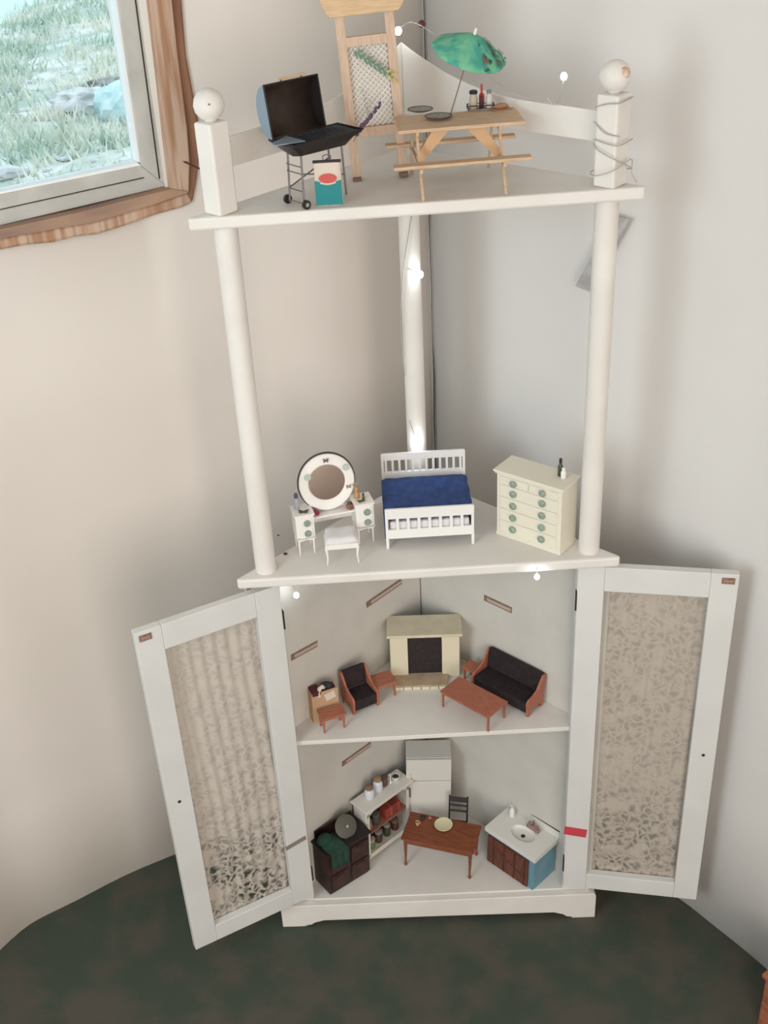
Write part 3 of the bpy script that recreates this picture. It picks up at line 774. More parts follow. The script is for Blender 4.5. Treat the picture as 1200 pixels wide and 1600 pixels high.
lf = root('bread_loaf', 'brown bread loaf on a small board beside the condiments', 'bread', (.1250, -.182, z0))
MB().box((0, 0, .001), (.028, .014, .0018), rz=.25).obj('board', mat('board_brown', (.36, .20, .12), .6), lf, bevel=.0005)
MB().ball((0, 0, .0050), .005, (2.1, 1.05, .85), 14, Matrix.Rotation(.25, 4, 'Z')).obj('loaf', mat('bread', (.42, .22, .12), .8, (.32, .15, .08), 200), lf, smooth='all')

# ================================================================== MIDDLE SHELF
def disc(mb, c, r, n_, th, n=14):
    n_ = Vector(n_).normalized(); c = Vector(c); mb.cyl(c, c+n_*th, r, n=n); return mb
def vanity():
    t = thing('dressing_table', 'miniature white dressing table with a round framed mirror', 'dressing table', 'mid', -.1475, -.2075, 14)
    for sx in (-1, 1):
        x = sx*.0495
        b = MB().box((x, -.001, .051), (.0300, .0340, .044)).obj('pedestal', M_furn, t, bevel=.0008)
        MB().box((x, -.001, .0742), (.0335, .0380, .0026)).obj('pedestal_top', M_furn, t, bevel=.0008)
        for k, z in enumerate((.0600, .0410)):
            dr = MB().box((x+sx*0, -.0185, z), (.0230, .0020, .0165)).obj('drawer', M_furn, t, bevel=.0005)
            disc(MB(), (x+.003, -.0194, z), .0058, (0, -1, 0), .0022).obj('knob', M_knob, dr, smooth=True)
        for lx in (-.012, .012):
            for ly in (-.015, .013):
                MB().cyl((x+lx, ly, 0), (x+lx, ly, .030), .0010, .0020, 8).obj('leg', M_furn, t)
        MB().prism([(-.0150, .029), (-.010, .0265), (0, .0285), (.010, .0265), (.0150, .029), (.0150, .034), (-.0150, .034)], -.018, -.015, lambda u, v, wv: (x+u, wv, v)).obj('apron', M_furn, t)
    MB().box((0, .004, .0600), (.072, .026, .0030)).obj('centre_shelf', M_furn, t, bevel=.0006)
    MB().box((0, .0145, .052), (.070, .003, .026)).obj('back_panel', M_furn, t)
    # scalloped base under the mirror
    pts = [(-.040, .060), (.040, .060), (.040, .068), (.026, .074), (.020, .084), (-.020, .084), (-.026, .074), (-.040, .068)]
    MB().prism(pts, .0135, .0165, lambda u, v, wv: (u, wv, v)).obj('mirror_support', M_furn, t, bevel=.0005)
    # mirror ring
    mir = MB(); n = 48; tl = R(8)
    def P(r1, r2, a, y):
        x = r1*math.cos(a); z = r2*math.sin(a)
        return Vector((x-.003, .0115+y+z*math.sin(tl), .110+z*math.cos(tl)))
    Rin = (.0300, .0300); Rout = (.0455, .0475)
    fr = []
    for a in range(n):
        th = 2*PI*a/n
        fr.append([mir.bm.verts.new(P(Rin[0], Rin[1], th, -.001)), mir.bm.verts.new(P(Rin[0]+.002, Rin[1]+.002, th, -.0028)), mir.bm.verts.new(P(Rout[0]-.002, Rout[1]-.002, th, -.0028)), mir.bm.verts.new(P(*Rout, th, -.001)), mir.bm.verts.new(P(*Rout, th, .002)), mir.bm.verts.new(P(*Rin, th, .002))])
    for i in range(n):
        a, b = fr[i], fr[(i+1) % n]
        for k in range(6): mir.bm.faces.new((a[k], a[(k+1) % 6], b[(k+1) % 6], b[k]))
    mo = mir.obj('mirror_frame', M_furn, t, smooth=True)
    gl = MB(); vs = [gl.bm.verts.new(P(.0305, .0305, 2*PI*a/n, 0)) for a in range(n)]; v2 = [gl.bm.verts.new(P(.0305, .0305, 2*PI*a/n, .0015)) for a in range(n)]
    gl.bm.faces.new(vs); gl.bm.faces.new(v2[::-1])
    for i in range(n): gl.bm.faces.new((vs[i], vs[(i+1) % n], v2[(i+1) % n], v2[i]))
    gl.obj('mirror_glass', M_mirror, t)
    rm = MB(); rm.tube([P(.0462, .0482, R(-62+k*(360-55)/60+0)+0, .0035) for k in range(8, 61)], .0016, 6)
    rm.obj('dark_backing_rim', mat('rim_dark', (.05, .04, .035), .5), t, smooth=True)
    # painted butterflies and green leaves fixed on the frame
    def bug(c, s_, m, nm='butterfly', ax='y'):
        mb = MB()
        for sx in (-1, 1):
            pts = [(0, -.2), (sx*.5, -.75), (sx*.95, -.55), (sx*.7, 0), (sx*1.1, .75), (sx*.45, .65), (0, .15)]
            if ax == 'y': mb.prism([(u*s_, v*s_) for u, v in pts], 0, .0008, lambda u, v, wv: (c[0]+u, c[1]-wv, c[2]+v))
            else: mb.prism([(u*s_, v*s_) for u, v in pts], 0, .0008, lambda u, v, wv: (c[0]+u, c[1]+v, c[2]+wv))
        mb.obj(nm, m, t)
    M_bug = mat('butterfly_grey', (.20, .17, .19), .7)
    bug((0-.002, .0105, .1495-.0), .0045, mat('butterfly_mauve', (.17, .09, .10), .7))
    bug((.031, .0062, .098), .0042, mat('butterfly_taupe', (.30, .24, .22), .7))
    bug((.000, .0118, .0740), .0078, M_bug)
    for x, z in ((-.0335, .1250), (.0300, .1310)):
        disc(MB(), (x, .0105, z), .0058, (0, -1, 0), .0008).obj('painted_leaf', mat('pale_sage', (.50, .58, .50), .6), t)
    return t
vt = vanity()
def small_on(parent, lx, ly, h): p = loc_on(parent, lx, ly); return (p.x, p.y, p.z+h)
def flat_bug(name, lab, pos, s_, m, cat='butterfly', rz=0):
    mb = MB()
    for sx in (-1, 1):
        pts = [(0, -.25), (sx*.5, -.6), (sx*.95, -.35), (sx*.75, .05), (sx*1.1, .5), (sx*.5, .5), (0, .25)]
        mb.prism([(u*s_, v*s_) for u, v in pts], 0, .0012, lambda u, v, wv: (u, v, wv+.2*abs(u)))
    o = mb.obj(name, m); o.location = pos; o.rotation_euler = (0, 0, rz); return tag(o, lab, cat)
p = small_on(vt, -.0490, -.010, .0758)
flat_bug('butterfly', 'dark brown butterfly ornament on the left pedestal', p, .0080, mat('bug_brown', (.10, .075, .05), .7))
p = small_on(vt, -.0560, .006, .0757)
bottle('scent_bottle', 'grey-blue pump bottle on the left pedestal of the dressing table', 'bottle', *p, .0045, .0240, mat('scent_blue', (.38, .42, .46), .25), mat('scent_dark', (.06, .08, .11), .3), .55, caph=.3)
p = small_on(vt, -.027, -.002, .0617)
t = root('red_flower', 'dark red flower bud ornament beside the left pedestal', 'ornament', p)
for a in range(5): MB().ball((.0022*math.cos(a*1.257), .0022*math.sin(a*1.257), .004+.0006*a), .0032, (1, 1, 1.3), 8).obj('petal', mat('petal_red', (.30, .02, .06), .5), t, smooth='all')
p = small_on(vt, .0290, -.002, .0617)
t = root('trinket_pot', 'small orange-red and green trinket pot beside the right pedestal', 'pot', p)
MB().lathe([(.0001, 0), (.004, 0), (.0065, .003), (.0065, .007), (.004, .0095), (0, .0095)], n=16).obj('pot', mat('pot_orange', (.50, .12, .06), .4, (.10, .12, .05), 200), t, smooth=True)
MB().lathe([(.0001, .009), (.0048, .009), (.003, .012), (0, .0125)], n=14).obj('lid', mat('pot_dark', (.08, .05, .03), .4), t, smooth=True)
p = small_on(vt, .0430, .004, .0757)
t = root('amber_figurine', 'amber glass cat-like figurine on the right pedestal', 'figurine', p)
MB().lathe([(.0001, 0), (.0042, 0), (.0052, .003), (.0040, .009), (.0026, .0125), (.0034, .0155), (.0026, .0185), (0, .0195)], n=16).obj('body', mat('amber', (.50, .27, .11), .25), t, smooth='all')
MB().tube([(.001, 0, .018), (-.004, 0, .0215), (-.0055, 0, .0250), (-.001, 0, .0265), (.003, 0, .0250)], .0009, 6).obj('loop', mat('amber', (.5, .27, .11)), t)
p = small_on(vt, .0465, -.010, .0758)
flat_bug('moth', 'olive brown butterfly ornament on the right pedestal', p, .0062, mat('bug_olive', (.11, .09, .03), .7), 'butterfly', .4)
p = small_on(vt, .0520, -.003, .0757)
bottle('brown_vial', 'tiny olive vial behind the right pedestal butterfly', 'bottle', *p, .0022, .0100, mat('vial', (.12, .10, .05), .4), M_black, .6)

def stool():
    t = thing('vanity_stool', 'white cushioned stool in front of the dressing table', 'stool', 'mid', -.1355, -.2490, 3)
    MB().box((0, 0, .0330), (.0530, .0440, .0090)).obj('seat_frame', M_furn, t, bevel=.0006)
    for sx in (-1, 1):
        for sy in (-1, 1):
            MB().tube([(sx*.0250, sy*.0200, 0), (sx*.0235, sy*.0195, .014), (sx*.0250, sy*.0205, .030), (sx*.0225, sy*.0185, .038)], [.0010, .0013, .0025, .0030], 8).obj('leg', M_furn, t, smooth=True)
    mb = MB()
    def f(u, v, top):
        x = (u-.5); y = (v-.5); e = (1-(2*abs(x))**6)*(1-(2*abs(y))**6)
        return (x*.0535, y*.0445, .0380+(.0095*max(e, 0)**.5+.0008*math.sin(u*PI*3) if top else 0))
    mb.sheet(lambda u, v: f(u, v, True), 20, 16); mb.sheet(lambda u, v: f(u, v, False), 1, 1)
    mb.box((0, 0, .0392), (.0530, .0440, .003))
    mb.obj('cushion', M_cush, t, smooth='all')
stool()

def bed():
    t = thing('toy_bed', 'miniature white slatted bed with a dark blue blanket', 'bed', 'mid', .0075, -.1620, 0)
    W_, L_ = .1380, .140
    # footboard
    for sx in (-1, 1):
        MB().box((sx*W_/2, -L_/2, .0365), (.0045, .0050, .073)).obj('bedpost', M_bedw, t, bevel=.0005)
        MB().box((sx*W_/2, L_/2+.004, .0480), (.0045, .0050, .096)).obj('bedpost', M_bedw, t, bevel=.0005)
        MB().box((sx*(W_/2-.001), .0, .026), (.0035, L_, .011)).obj('side_rail', M_bedw, t, bevel=.0004)
    MB().box((0, -L_/2, .0645), (W_, .0042, .0180)).obj('foot_rail', M_bedw, t, bevel=.0004)
    MB().box((0, -L_/2, .0270), (W_, .0042, .0165)).obj('foot_rail', M_bedw, t, bevel=.0004)
    for i in range(7):
        MB().box((-W_/2+W_*(i+1)/8, -L_/2, .0450), (.0048, .0030, .0240)).obj('slat', M_bedw, t)
    MB().box((0, L_/2+.004, .0905), (W_, .0042, .0130)).obj('head_rail', M_bedw, t, bevel=.0004)
    MB().box((0, L_/2+.004, .0550), (W_, .0042, .0130)).obj('head_rail', M_bedw, t, bevel=.0004)
    for i in range(12):
        MB().box((-W_/2+W_*(i+.5)/12, L_/2+.004, .0740), (.0038, .0030, .0250)).obj('slat', M_bedw, t)
    MB().box((0, 0, .036), (W_-.010, L_-.006, .022)).obj('mattress', M_cush, t, bevel=.003)
    # blanket
    mb = MB()
    nu, nv = 44, 36
    def f(u, v):
        a = (u-.5)*2; Wd = W_/2+.002
        # flat part then hang
        s_ = abs(a)*1.32
        if s_ <= 1: x, dz = s_*Wd, 0
        else: x, dz = Wd+.0012+.0006*math.sin(v*22), -(s_-1)*.120
        if .9 < s_ <= 1: dz = -.003*(s_-.9)/.1
        pil = .0085*math.exp(-((v-.83)/.10)**2)
        wv = .0010*noise.noise((a*5, v*6, 0))
        y = -L_/2+.004+v*(L_-.010)
        return (math.copysign(x, a), y, .0545+dz+(pil*(1-abs(a)**4) if s_ <= 1 else 0)+wv-.001*abs(a))
    mb.sheet(f, nu, nv); o = mb.obj('blanket', M_blue, t, smooth='all')
    so = o.modifiers.new('thickness', 'SOLIDIFY'); so.thickness = .0015
bed()

def dresser():
    t = thing('chest_of_drawers', 'tall cream chest of drawers with round green knobs', 'dresser', 'mid', .1795, -.2265, -39.5)
    W_, D_, H_ = .1180, .0490, .1190
    MB().box((0, 0, H_/2+.003), (W_, D_, H_-.006)).obj('carcass', M_creamd, t, bevel=.0006)
    MB().box((0, 0, .0035), (W_+.002, D_+.002, .0070)).obj('base_moulding', M_creamd, t, bevel=.0008)
    MB().box((0, -.001, H_+.0015), (W_+.010, D_+.008, .0035)).obj('top_board', M_creamd, t, bevel=.0012)
    MB().box((0, -.001, H_-.0015), (W_+.005, D_+.005, .0030)).obj('top_moulding', M_creamd, t, bevel=.0008)
    rows = [(.1055, .0135), (.0870, .0200), (.0650, .0200), (.0430, .0200), (.0210, .0200)]
    for k, (z, hh) in enumerate(rows):
        segs = [(-.0265, .0510), (.0265, .0510)] if k == 0 else [(0, .1045)]
        for (x, wd) in segs:
            dr = MB().box((x, -D_/2-.0006, z), (wd, .0030, hh)).obj('drawer', M_creamd, t, bevel=.0007)
            ks = [0] if k == 0 else [-.0265, .0265]
            for kx in ks:
                xx = x+kx
                kb = MB().lathe([(.0001, 0), (.002, 0), (.0055, .002), (.0060, .0040), (.0042, .0055), (0, .006)], n=14, M=Matrix.Translation((xx, -D_/2-.0018, z)) @ Matrix.Rotation(PI/2, 4, 'X'))
                kb.obj('knob', M_knob, dr, smooth=True)
    return t
dt = dresser()
p = small_on(dt, .0360, .0090, .1225)
bottle('green_bottle', 'dark green bottle standing on the cream chest of drawers', 'bottle', *p, .0042, .0270, mat('bottle_green', (.05, .07, .035), .3), M_black, .45, caph=.3)
p = small_on(dt, .0440, .0050, .1225)
bottle('white_bottle', 'small white bottle beside the dark green one on the chest', 'bottle', *p, .0044, .0180, M_ceram, M_ceram, .55)
for (x, y, s_, lb) in ((-.2417, -.1734, .0016, 'tiny dark crumb on the middle shelf near the left post, rear one'), (-.228, -.2315, .0024, 'tiny dark crumb on the middle shelf near the left post, front one')):
    o = MB().ball((0, 0, s_*.6), s_, (1.5, 1, .6), 8).obj('crumb', M_dark); o.location = (x, y, Z('mid', x)); tag(o, lb, 'crumb')

# ================================================================== UPPER CUPBOARD (living room)
def fireplace():
    t = thing('toy_fireplace', 'miniature cream stone fireplace with a dark hearth opening', 'fireplace', 'low', -.0015, -.0800, -2)
    y0, y1 = -.0270, .0270
    for sx in (-1, 1):
        MB().box((sx*.0480, (y0+y1)/2, .0485+.0), (.0330, y1-y0, .0970)).obj('pillar', M_cream, t, bevel=.0012)
    MB().box((0, (y0+y1)/2, .0945), (.0660, y1-y0, .0050)).obj('lintel', M_cream, t, bevel=.0006)
    MB().box((0, -.0010, .0995), (.1390, .0640, .0060)).obj('mantel_shelf', mat('mantel_cream', (.60, .54, .40), .6, (.66, .60, .46), 30), t, bevel=.0010)
    MB().box((0, .018, .0480), (.0640, .003, .0880)).obj('fireback', M_darkcl, t)
    for sx in (-1, 1): MB().box((sx*.0312, -.002, .0445), (.0012, .045, .080)).obj('firebox_side', M_darkcl, t)
    MB().box((0, -.004, .0910), (.0630, .040, .0012)).obj('firebox_top', M_darkcl, t)
    MB().box((0, -.022, .0490), (.0620, .0015, .0850)).obj('fire_screen', mat('screen_dark', (.020, .013, .014), .7, (.030, .020, .019), 200), t)
    mb = MB(); mb.prism([(-.058, -.0600), (.040, -.0600), (.046, .0), (-.058, .0)], 0, .0070)
    mb.obj('hearth_slab', mat('hearth', (.45, .33, .22), .6, (.52, .40, .28), 60), t, bevel=.0012)
    for i in range(6): MB().box((-.0498+i*.0163, -.0620, .0032), (.0148, .0035, .0062)).obj('hearth_tile', M_cream, t, bevel=.0008)
fireplace()

def settle(name, lab, cat, x, y, rz, Wd, D_, Hs, Hb):
    t = thing(name, lab, cat, 'low', x, y, rz)
    side = [(-D_/2-.001, 0), (-D_/2+.006, 0), (-D_/2+.009, Hs*.35), (D_/2-.010, Hs*.35), (D_/2-.006, 0), (D_/2, 0), (D_/2+.008, Hb), (D_/2-.001, Hb+.002), (D_/2-.012, Hb*.80), (D_/2-.018, Hs+.014), (D_/2-.028, Hs+.009), (-D_/2+.002, Hs+.006), (-D_/2-.003, Hs+.001)]
    for sx in (-1, 1):
        MB().prism(side, sx*(Wd/2)-.0022, sx*(Wd/2)+.0022, lambda u, v, wv: (wv, u, v)).obj('side_panel', M_redl, t, bevel=.0008)
    MB().box((0, .002, Hs*.55), (Wd-.004, D_-.010, .004)).obj('seat_board', M_redl, t)
    MB().box((0, -.0035, Hs*.62), (Wd-.005, D_-.004, Hs*.74)).obj('seat_cushion', M_darkcl, t, bevel=.0018)
    MB().box((0, D_/2-.001, (Hs+Hb)/2+.002), (Wd-.005, .008, Hb-Hs+.004), rx=R(-9)).obj('back_cushion', M_darkcl, t, bevel=.0018)
    return t
settle('toy_sofa', 'cedar wooden settle with dark cushions on the right', 'sofa', .1430, -.1740, -45, .1240, .0450, .0300, .0660)
settle('toy_armchair', 'small cedar armchair with dark cushions', 'armchair', -.1260, -.1720, 27, .0490, .0440, .0300, .0650)
def lowtable(name, lab, x, y, rz, Wd, D_, H_, m=None, M2=None):
    t = thing(name, lab, 'table', 'low', x, y, rz)
    m = m or M_redl
    MB().box((0, 0, H_-.0015), (Wd, D_, .0030)).obj('table_top', m, t, bevel=.0008)
    MB().box((0, 0, H_-.0055), (Wd-.008, D_-.008, .0050)).obj('apron', m, t)
    legs4(t, Wd, D_, H_-.003, .0020, .0014, m, inset=.0045, sq=True)
    return t
lowtable('coffee_table', 'long reddish coffee table in front of the settle', .0770, -.2130, -44.5, .1120, .0560, .0370)
lowtable('side_table', 'small reddish side table tucked between fireplace and settle', .0840, -.1200, -45, .0290, .0280, .0320)
lowtable('side_table', 'reddish side table between armchair and fireplace', -.0830, -.1470, 21, .0430, .0380, .0345)
lowtable('side_table', 'reddish side table left of the armchair, in front of the tan box', -.1770, -.2310, 19, .0460, .0300, .0345)
bx = thing('toy_box', 'open tan box with dark lining behind the left side table', 'box', 'low', -.1920, -.2005, 22)
M_tan = mat('tan_wood', (.52, .33, .20), .6)
for s_ in (-1, 1):
    MB().box((s_*.0240, 0, .0325), (.002, .022, .065)).obj('side', M_tan, bx)
    MB().box((0, s_*.0105, .0325), (.050, .002, .065)).obj('side', M_tan, bx)
MB().box((0, 0, .0030), (.046, .020, .003)).obj('floor_board', M_tan, bx)
MB().box((-.0150, -.0008, .0640), (.0170, .0230, .0100)).obj('lining', mat('maroon_cloth', (.09, .015, .03), .8), bx, bevel=.002)
p = small_on(bx, .010, .002, .0570)
o = MB().ball((0, 0, .008), .008, (1.5, 1.0, .95), 14).obj('dark_bundle', mat('slate_cloth', (.035, .03, .045), .8)); o.location = p; tag(o, 'dark slate bundle in the right half of the tan box', 'bundle')
p = small_on(bx, -.0040, -.0060, .0640)
t = root('white_cat', 'tiny white curled animal figurine on the tan box', 'figurine', p)
MB().tube([(-.003, -.006, -.006), (-.004, -.006, .000), (-.002, -.003, .007), (.003, .0, .009), (.006, .001, .005)], [.0028, .0030, .0042, .0042, .0030], 10).obj('body', mat('cat_white', (.66, .60, .50), .6), t, smooth='all')
MB().ball((-.0035, -.0065, -.0065), .0034, n=10).obj('head', mat('cat_white', (.66, .60, .50)), t, smooth='all')
p = small_on(bx, .0100, -.0125, .0520)
o = MB().box((0, 0, .0), (.0200, .0012, .0140), ry=R(-12)).obj('note_card', mat('card_white', (.62, .54, .46), .6), bevel=.0003); o.location = p; o.rotation_euler = (R(-8), 0, R(22)); tag(o, 'whitish folded card on the front of the tan box', 'card')

# ================================================================== LOWER CUPBOARD (kitchen)
def stove():
    t = thing('toy_range', 'dark brown cast cooking range in the lower left corner', 'stove', 'base', -.1855, -.2125, 36)
    W_, D_, H_ = .0980, .0520, .1080
    MB().box((0, 0, H_/2+.002), (W_, D_, H_-.004)).obj('body', M_stove, t, bevel=.001)
    MB().box((0, -.001, H_+.001), (W_+.008, D_+.006, .0045)).obj('hob_plate', M_black, t, bevel=.001)
    MB().box((0, D_/2-.002, H_+.012), (W_*.9, .003, .022)).obj('splash_back', M_stove, t, bevel=.001)
    for x, z, w2, h2 in ((-.024, .075, .040, .040), (.024, .075, .040, .040), (-.024, .030, .040, .038), (.024, .030, .040, .038)):
        d = MB().box((x, -D_/2-.001, z), (w2, .003, h2)).obj('oven_door', mat('oven_door', (.030, .013, .012), .5, (.055, .02, .014), 60), t, bevel=.0008)
        MB().cyl((x-.010, -D_/2-.004, z+h2*.38), (x+.010, -D_/2-.004, z+h2*.38), .0010, n=8).obj('handle', M_dark, d)
    MB().box((0, 0, .002), (W_-.006, D_-.004, .004)).obj('base', M_black, t)
    for i in range(3):
        disc(MB(), (-.03+.03*i, .002, H_+.0030), .011, (0, 0, 1), .0012, 20).obj('hotplate', M_dark, t)
    return t
st = stove()
p = small_on(st, .0160, -.0020, .1125)
t = root('pan_lid', 'round grey pan lid leaning on top of the range', 'lid', p)
Mx = Matrix.Translation((0, 0, .0145)) @ Matrix.Rotation(R(36), 4, 'Z') @ Matrix.Rotation(R(52), 4, 'X')
MB().lathe([(.0001, .0), (.0225, 0), (.023, .0012), (.015, .0035), (.005, .0045), (0, .0046)], n=28, M=Mx).obj('lid_disc', mat('lid_grey', (.105, .10, .082), .5), t, smooth=True)
MB().lathe([(.0001, .004), (.0015, .004), (.0022, .007), (.0028, .0085), (0, .009)], n=12, M=Mx).obj('knob', mat('knob_light', (.4, .38, .35), .3), t, smooth=True)
# green cloth draped over the left front corner of the range
mb = MB()
def gc(u, v):
    x = -.049+u*.040; s_ = v*.085
    y0 = .014; yf = -.0295
    if s_ < (y0-yf): y, z = y0-s_, .1145+.003*math.sin(u*PI)+.005*math.sin(v*9)*math.sin(u*PI)
    else: y, z = yf-.0030-.0018*abs(math.sin(u*9)), .1145-(s_-(y0-yf))
    return (x+.002*noise.noise((u*4, v*5, 1))+.006*v, y+.0008*noise.noise((u*6, v*6, 2)), z)
mb.sheet(gc, 24, 30)
o = mb.obj('tea_towel', mat('green_cloth', (.012, .045, .030), .9, (.020, .060, .042), 60), smooth='all'); o.modifiers.new('t', 'SOLIDIFY').thickness = .001
o.location = st.location; o.rotation_euler = st.rotation_euler; tag(o, 'dark green cloth draped over the left corner of the range', 'cloth')
p = small_on(st, -.034, -.001, .1155)
o = MB().ball((0, 0, .008), .0135, (1.2, .9, .9), 16).obj('green_bundle', mat('green_cloth', (.012, .045, .03))); o.location = p; o.rotation_euler = (0, 0, .6); tag(o, 'crumpled dark green bundle on the left of the range', 'bundle')
for pl_ in o.data.polygons: pl_.use_smooth = True

def hutch():
    t = thing('open_cabinet', 'white open shelf cabinet with arched sides between range and fridge', 'cabinet', 'base', -.1030, -.1295, 42)
    W_, D_, H_ = .1150, .0350, .1400
    sp = [(-D_/2, 0), (-D_/2+.008, 0), (0, .012), (D_/2-.006, .0), (D_/2, 0), (D_/2, H_), (-D_/2, H_)]
    for sx in (-1, 1): MB().prism(sp, sx*W_/2-.002, sx*W_/2+.002, lambda u, v, wv: (wv, u, v)).obj('side_panel', M_cream2, t, bevel=.0005)
    for z in (.016, .070): MB().box((0, 0, z), (W_-.004, D_-.002, .003)).obj('shelf', M_cream2 if z < .05 else mat('hutch_shelf', (.30, .14, .09), .5), t)
    MB().box((0, D_/2-.001, H_/2+.006), (W_-.003, .002, H_-.016)).obj('back_panel', mat('hutch_back', (.09, .05, .04), .7), t)
    MB().box((0, -.002, H_+.002), (W_+.014, D_+.012, .0045)).obj('top_board', M_cream2, t, bevel=.0012)
    fr = [(-W_/2, H_), (W_/2, H_), (W_/2, H_-.022), (W_/2-.006, H_-.016), (W_/2-.018, H_-.010), (-W_/2+.018, H_-.010), (-W_/2+.006, H_-.016), (-W_/2, H_-.022)]
    MB().prism(fr, -D_/2-.002, -D_/2, lambda u, v, wv: (u, wv, v)).obj('valance', M_cream2, t)
    MB().box((0, -D_/2-.001, .0125), (W_, .002, .012)).obj('kick_board', M_cream2, t)
    for sx in (-1, 1): MB().box((sx*(W_/2-.003), -D_/2-.001, .070), (.007, .002, .118)).obj('face_stile', M_cream2, t)
    return t
M_cream2 = mat('hutch_white', (.70, .67, .61), .5)
hu = hutch()
def on_h(lx, ly, h): return small_on(hu, lx, ly, h)
# contents of its shelves
bk = [('.6', (.30, .05, .035)), ('b', (.36, .07, .05)), ('c', (.20, .05, .04)), ('d', (.34, .06, .04))]
desc = ['brick red block', 'bright red block', 'maroon block', 'orange-red block']
for i, (_, c) in enumerate(bk):
    p = on_h(.006+.0105*i, -.004, .0717)
    o = MB().box((0, 0, .013), (.0095, .020, .026-.002*(i % 2))).obj('toy_book', mat('book_%d' % i, c, .6), bevel=.0005)
    o.location = p; o.rotation_euler = (0, 0, R(41)); tag(o, desc[i]+' on the upper shelf of the open white cabinet', 'book', 'red books in the open cabinet')
p = on_h(-.018, -.004, .0717); bottle('grey_jar', 'dark grey-green jar on the upper shelf of the open white cabinet', 'jar', *p, .0085, .026, mat('jar_dark', (.07, .075, .065), .4), mat('jar_lid', (.12, .11, .1), .4), .8)
p = on_h(-.038, -.004, .0717); bottle('tan_jar', 'tan jar at the left end of the upper cabinet shelf', 'jar', *p, .0075, .020, mat('jar_tan', (.30, .18, .11), .5), M_brown, .8)
p = on_h(-.036, -.006, .0177); bottle('green_jar', 'bright green jar at the left end of the bottom cabinet shelf', 'jar', *p, .0085, .024, mat('jar_green', (.11, .22, .07), .4), mat('lid_pale', (.45, .38, .33), .4), .8)
p = on_h(-.014, -.004, .0177); bottle('brown_jar', 'dark brown jar in the middle of the bottom cabinet shelf', 'jar', *p, .0085, .028, mat('jar_brown', (.07, .05, .035), .4), M_wick, .7)
p = on_h(.010, -.004, .0177); bottle('olive_jar', 'dark olive jar right of the brown jar on the bottom cabinet shelf', 'jar', *p, .0080, .030, mat('jar_olive', (.05, .06, .03), .4), M_wick, .7)
p = on_h(.033, -.004, .0177); bottle('maroon_jar', 'maroon jar at the right end of the bottom cabinet shelf', 'jar', *p, .0080, .026, mat('jar_maroon', (.10, .04, .03), .4), M_brown, .8)
# jars on top
p = on_h(-.026, .000, .1443); bottle('canister', 'white canister with a brown stopper, left on the cabinet top', 'jar', *p, .0098, .0270, mat('canister_blue', (.66, .68, .74), .25), mat('cork', (.25, .15, .09), .7), .6, caph=.22)
p = on_h(.000, .003, .1443); bottle('canister', 'white canister with a tan stopper, second on the cabinet top', 'jar', *p, .0098, .0300, mat('canister_blue', (.66, .68, .74), .25), mat('cork2', (.33, .21, .11), .7), .6, caph=.22)
p = on_h(.018, .004, .1443); bottle('dark_jar', 'dark maroon jar on the cabinet top behind the white pitcher', 'jar', *p, .0075, .0200, mat('jar_plum', (.12, .07, .07), .4), mat('jar_plum', (.12, .07, .07)), .8)
p = on_h(.031, .000, .1443); t = root('white_candlestick', 'slim white candlestick on the cabinet top', 'candlestick', p)
MB().lathe([(.0001, 0), (.004, 0), (.0035, .0015), (.0014, .003), (.0014, .019), (.0026, .021), (0, .022)], n=14).obj('stick', M_ceram, t, smooth=True)
p = on_h(.044, -.002, .1443); t = root('white_bowl', 'white bowl with dark inside on the cabinet top beside the fridge', 'bowl', p)
MB().lathe([(.0001, 0), (.004, 0), (.0078, .006), (.0085, .010), (.0075, .010), (.0045, .004), (0, .003)], n=20).obj('bowl', M_ceram, t, smooth=True)
MB().lathe([(.0001, .0078), (.0066, .0080), (.004, .0105), (0, .011)], n=14).obj('filling', M_dark, t, smooth=True)

def fridge():
    t = thing('toy_fridge', 'tall white refrigerator in the back corner', 'fridge', 'base', -.0055, -.0685, -2)
    W_, D_, H_ = .0900, .0560, .1900
    MB().box((0, .002, H_/2+.002), (W_, D_-.004, H_-.004)).obj('body', M_furn2, t, bevel=.0015)
    MB().box((0, -D_/2-.0005, .1620), (W_, .005, .0550)).obj('freezer_door', M_furn2, t, bevel=.0012)
    d = MB().box((0, -D_/2-.0005, .0690), (W_, .005, .1270)).obj('fridge_door', M_furn2, t, bevel=.0012)
    MB().box((-W_/2+.007, -D_/2-.0045, .105), (.0030, .004, .0240)).obj('handle', mat('handle_dark', (.12, .10, .09), .4), d, bevel=.0005)
    MB().box((-W_/2+.007, -D_/2-.0045, .150), (.0030, .004, .0140)).obj('handle', M_furn2, t, bevel=.0005)
    MB().box((0, 0, H_+.0006), (W_-.004, D_-.006, .0015)).obj('top_panel', mat('fridge_top', (.60, .60, .57), .6), t)
M_furn2 = mat('fridge_white', (.68, .66, .61), .4)
fridge()

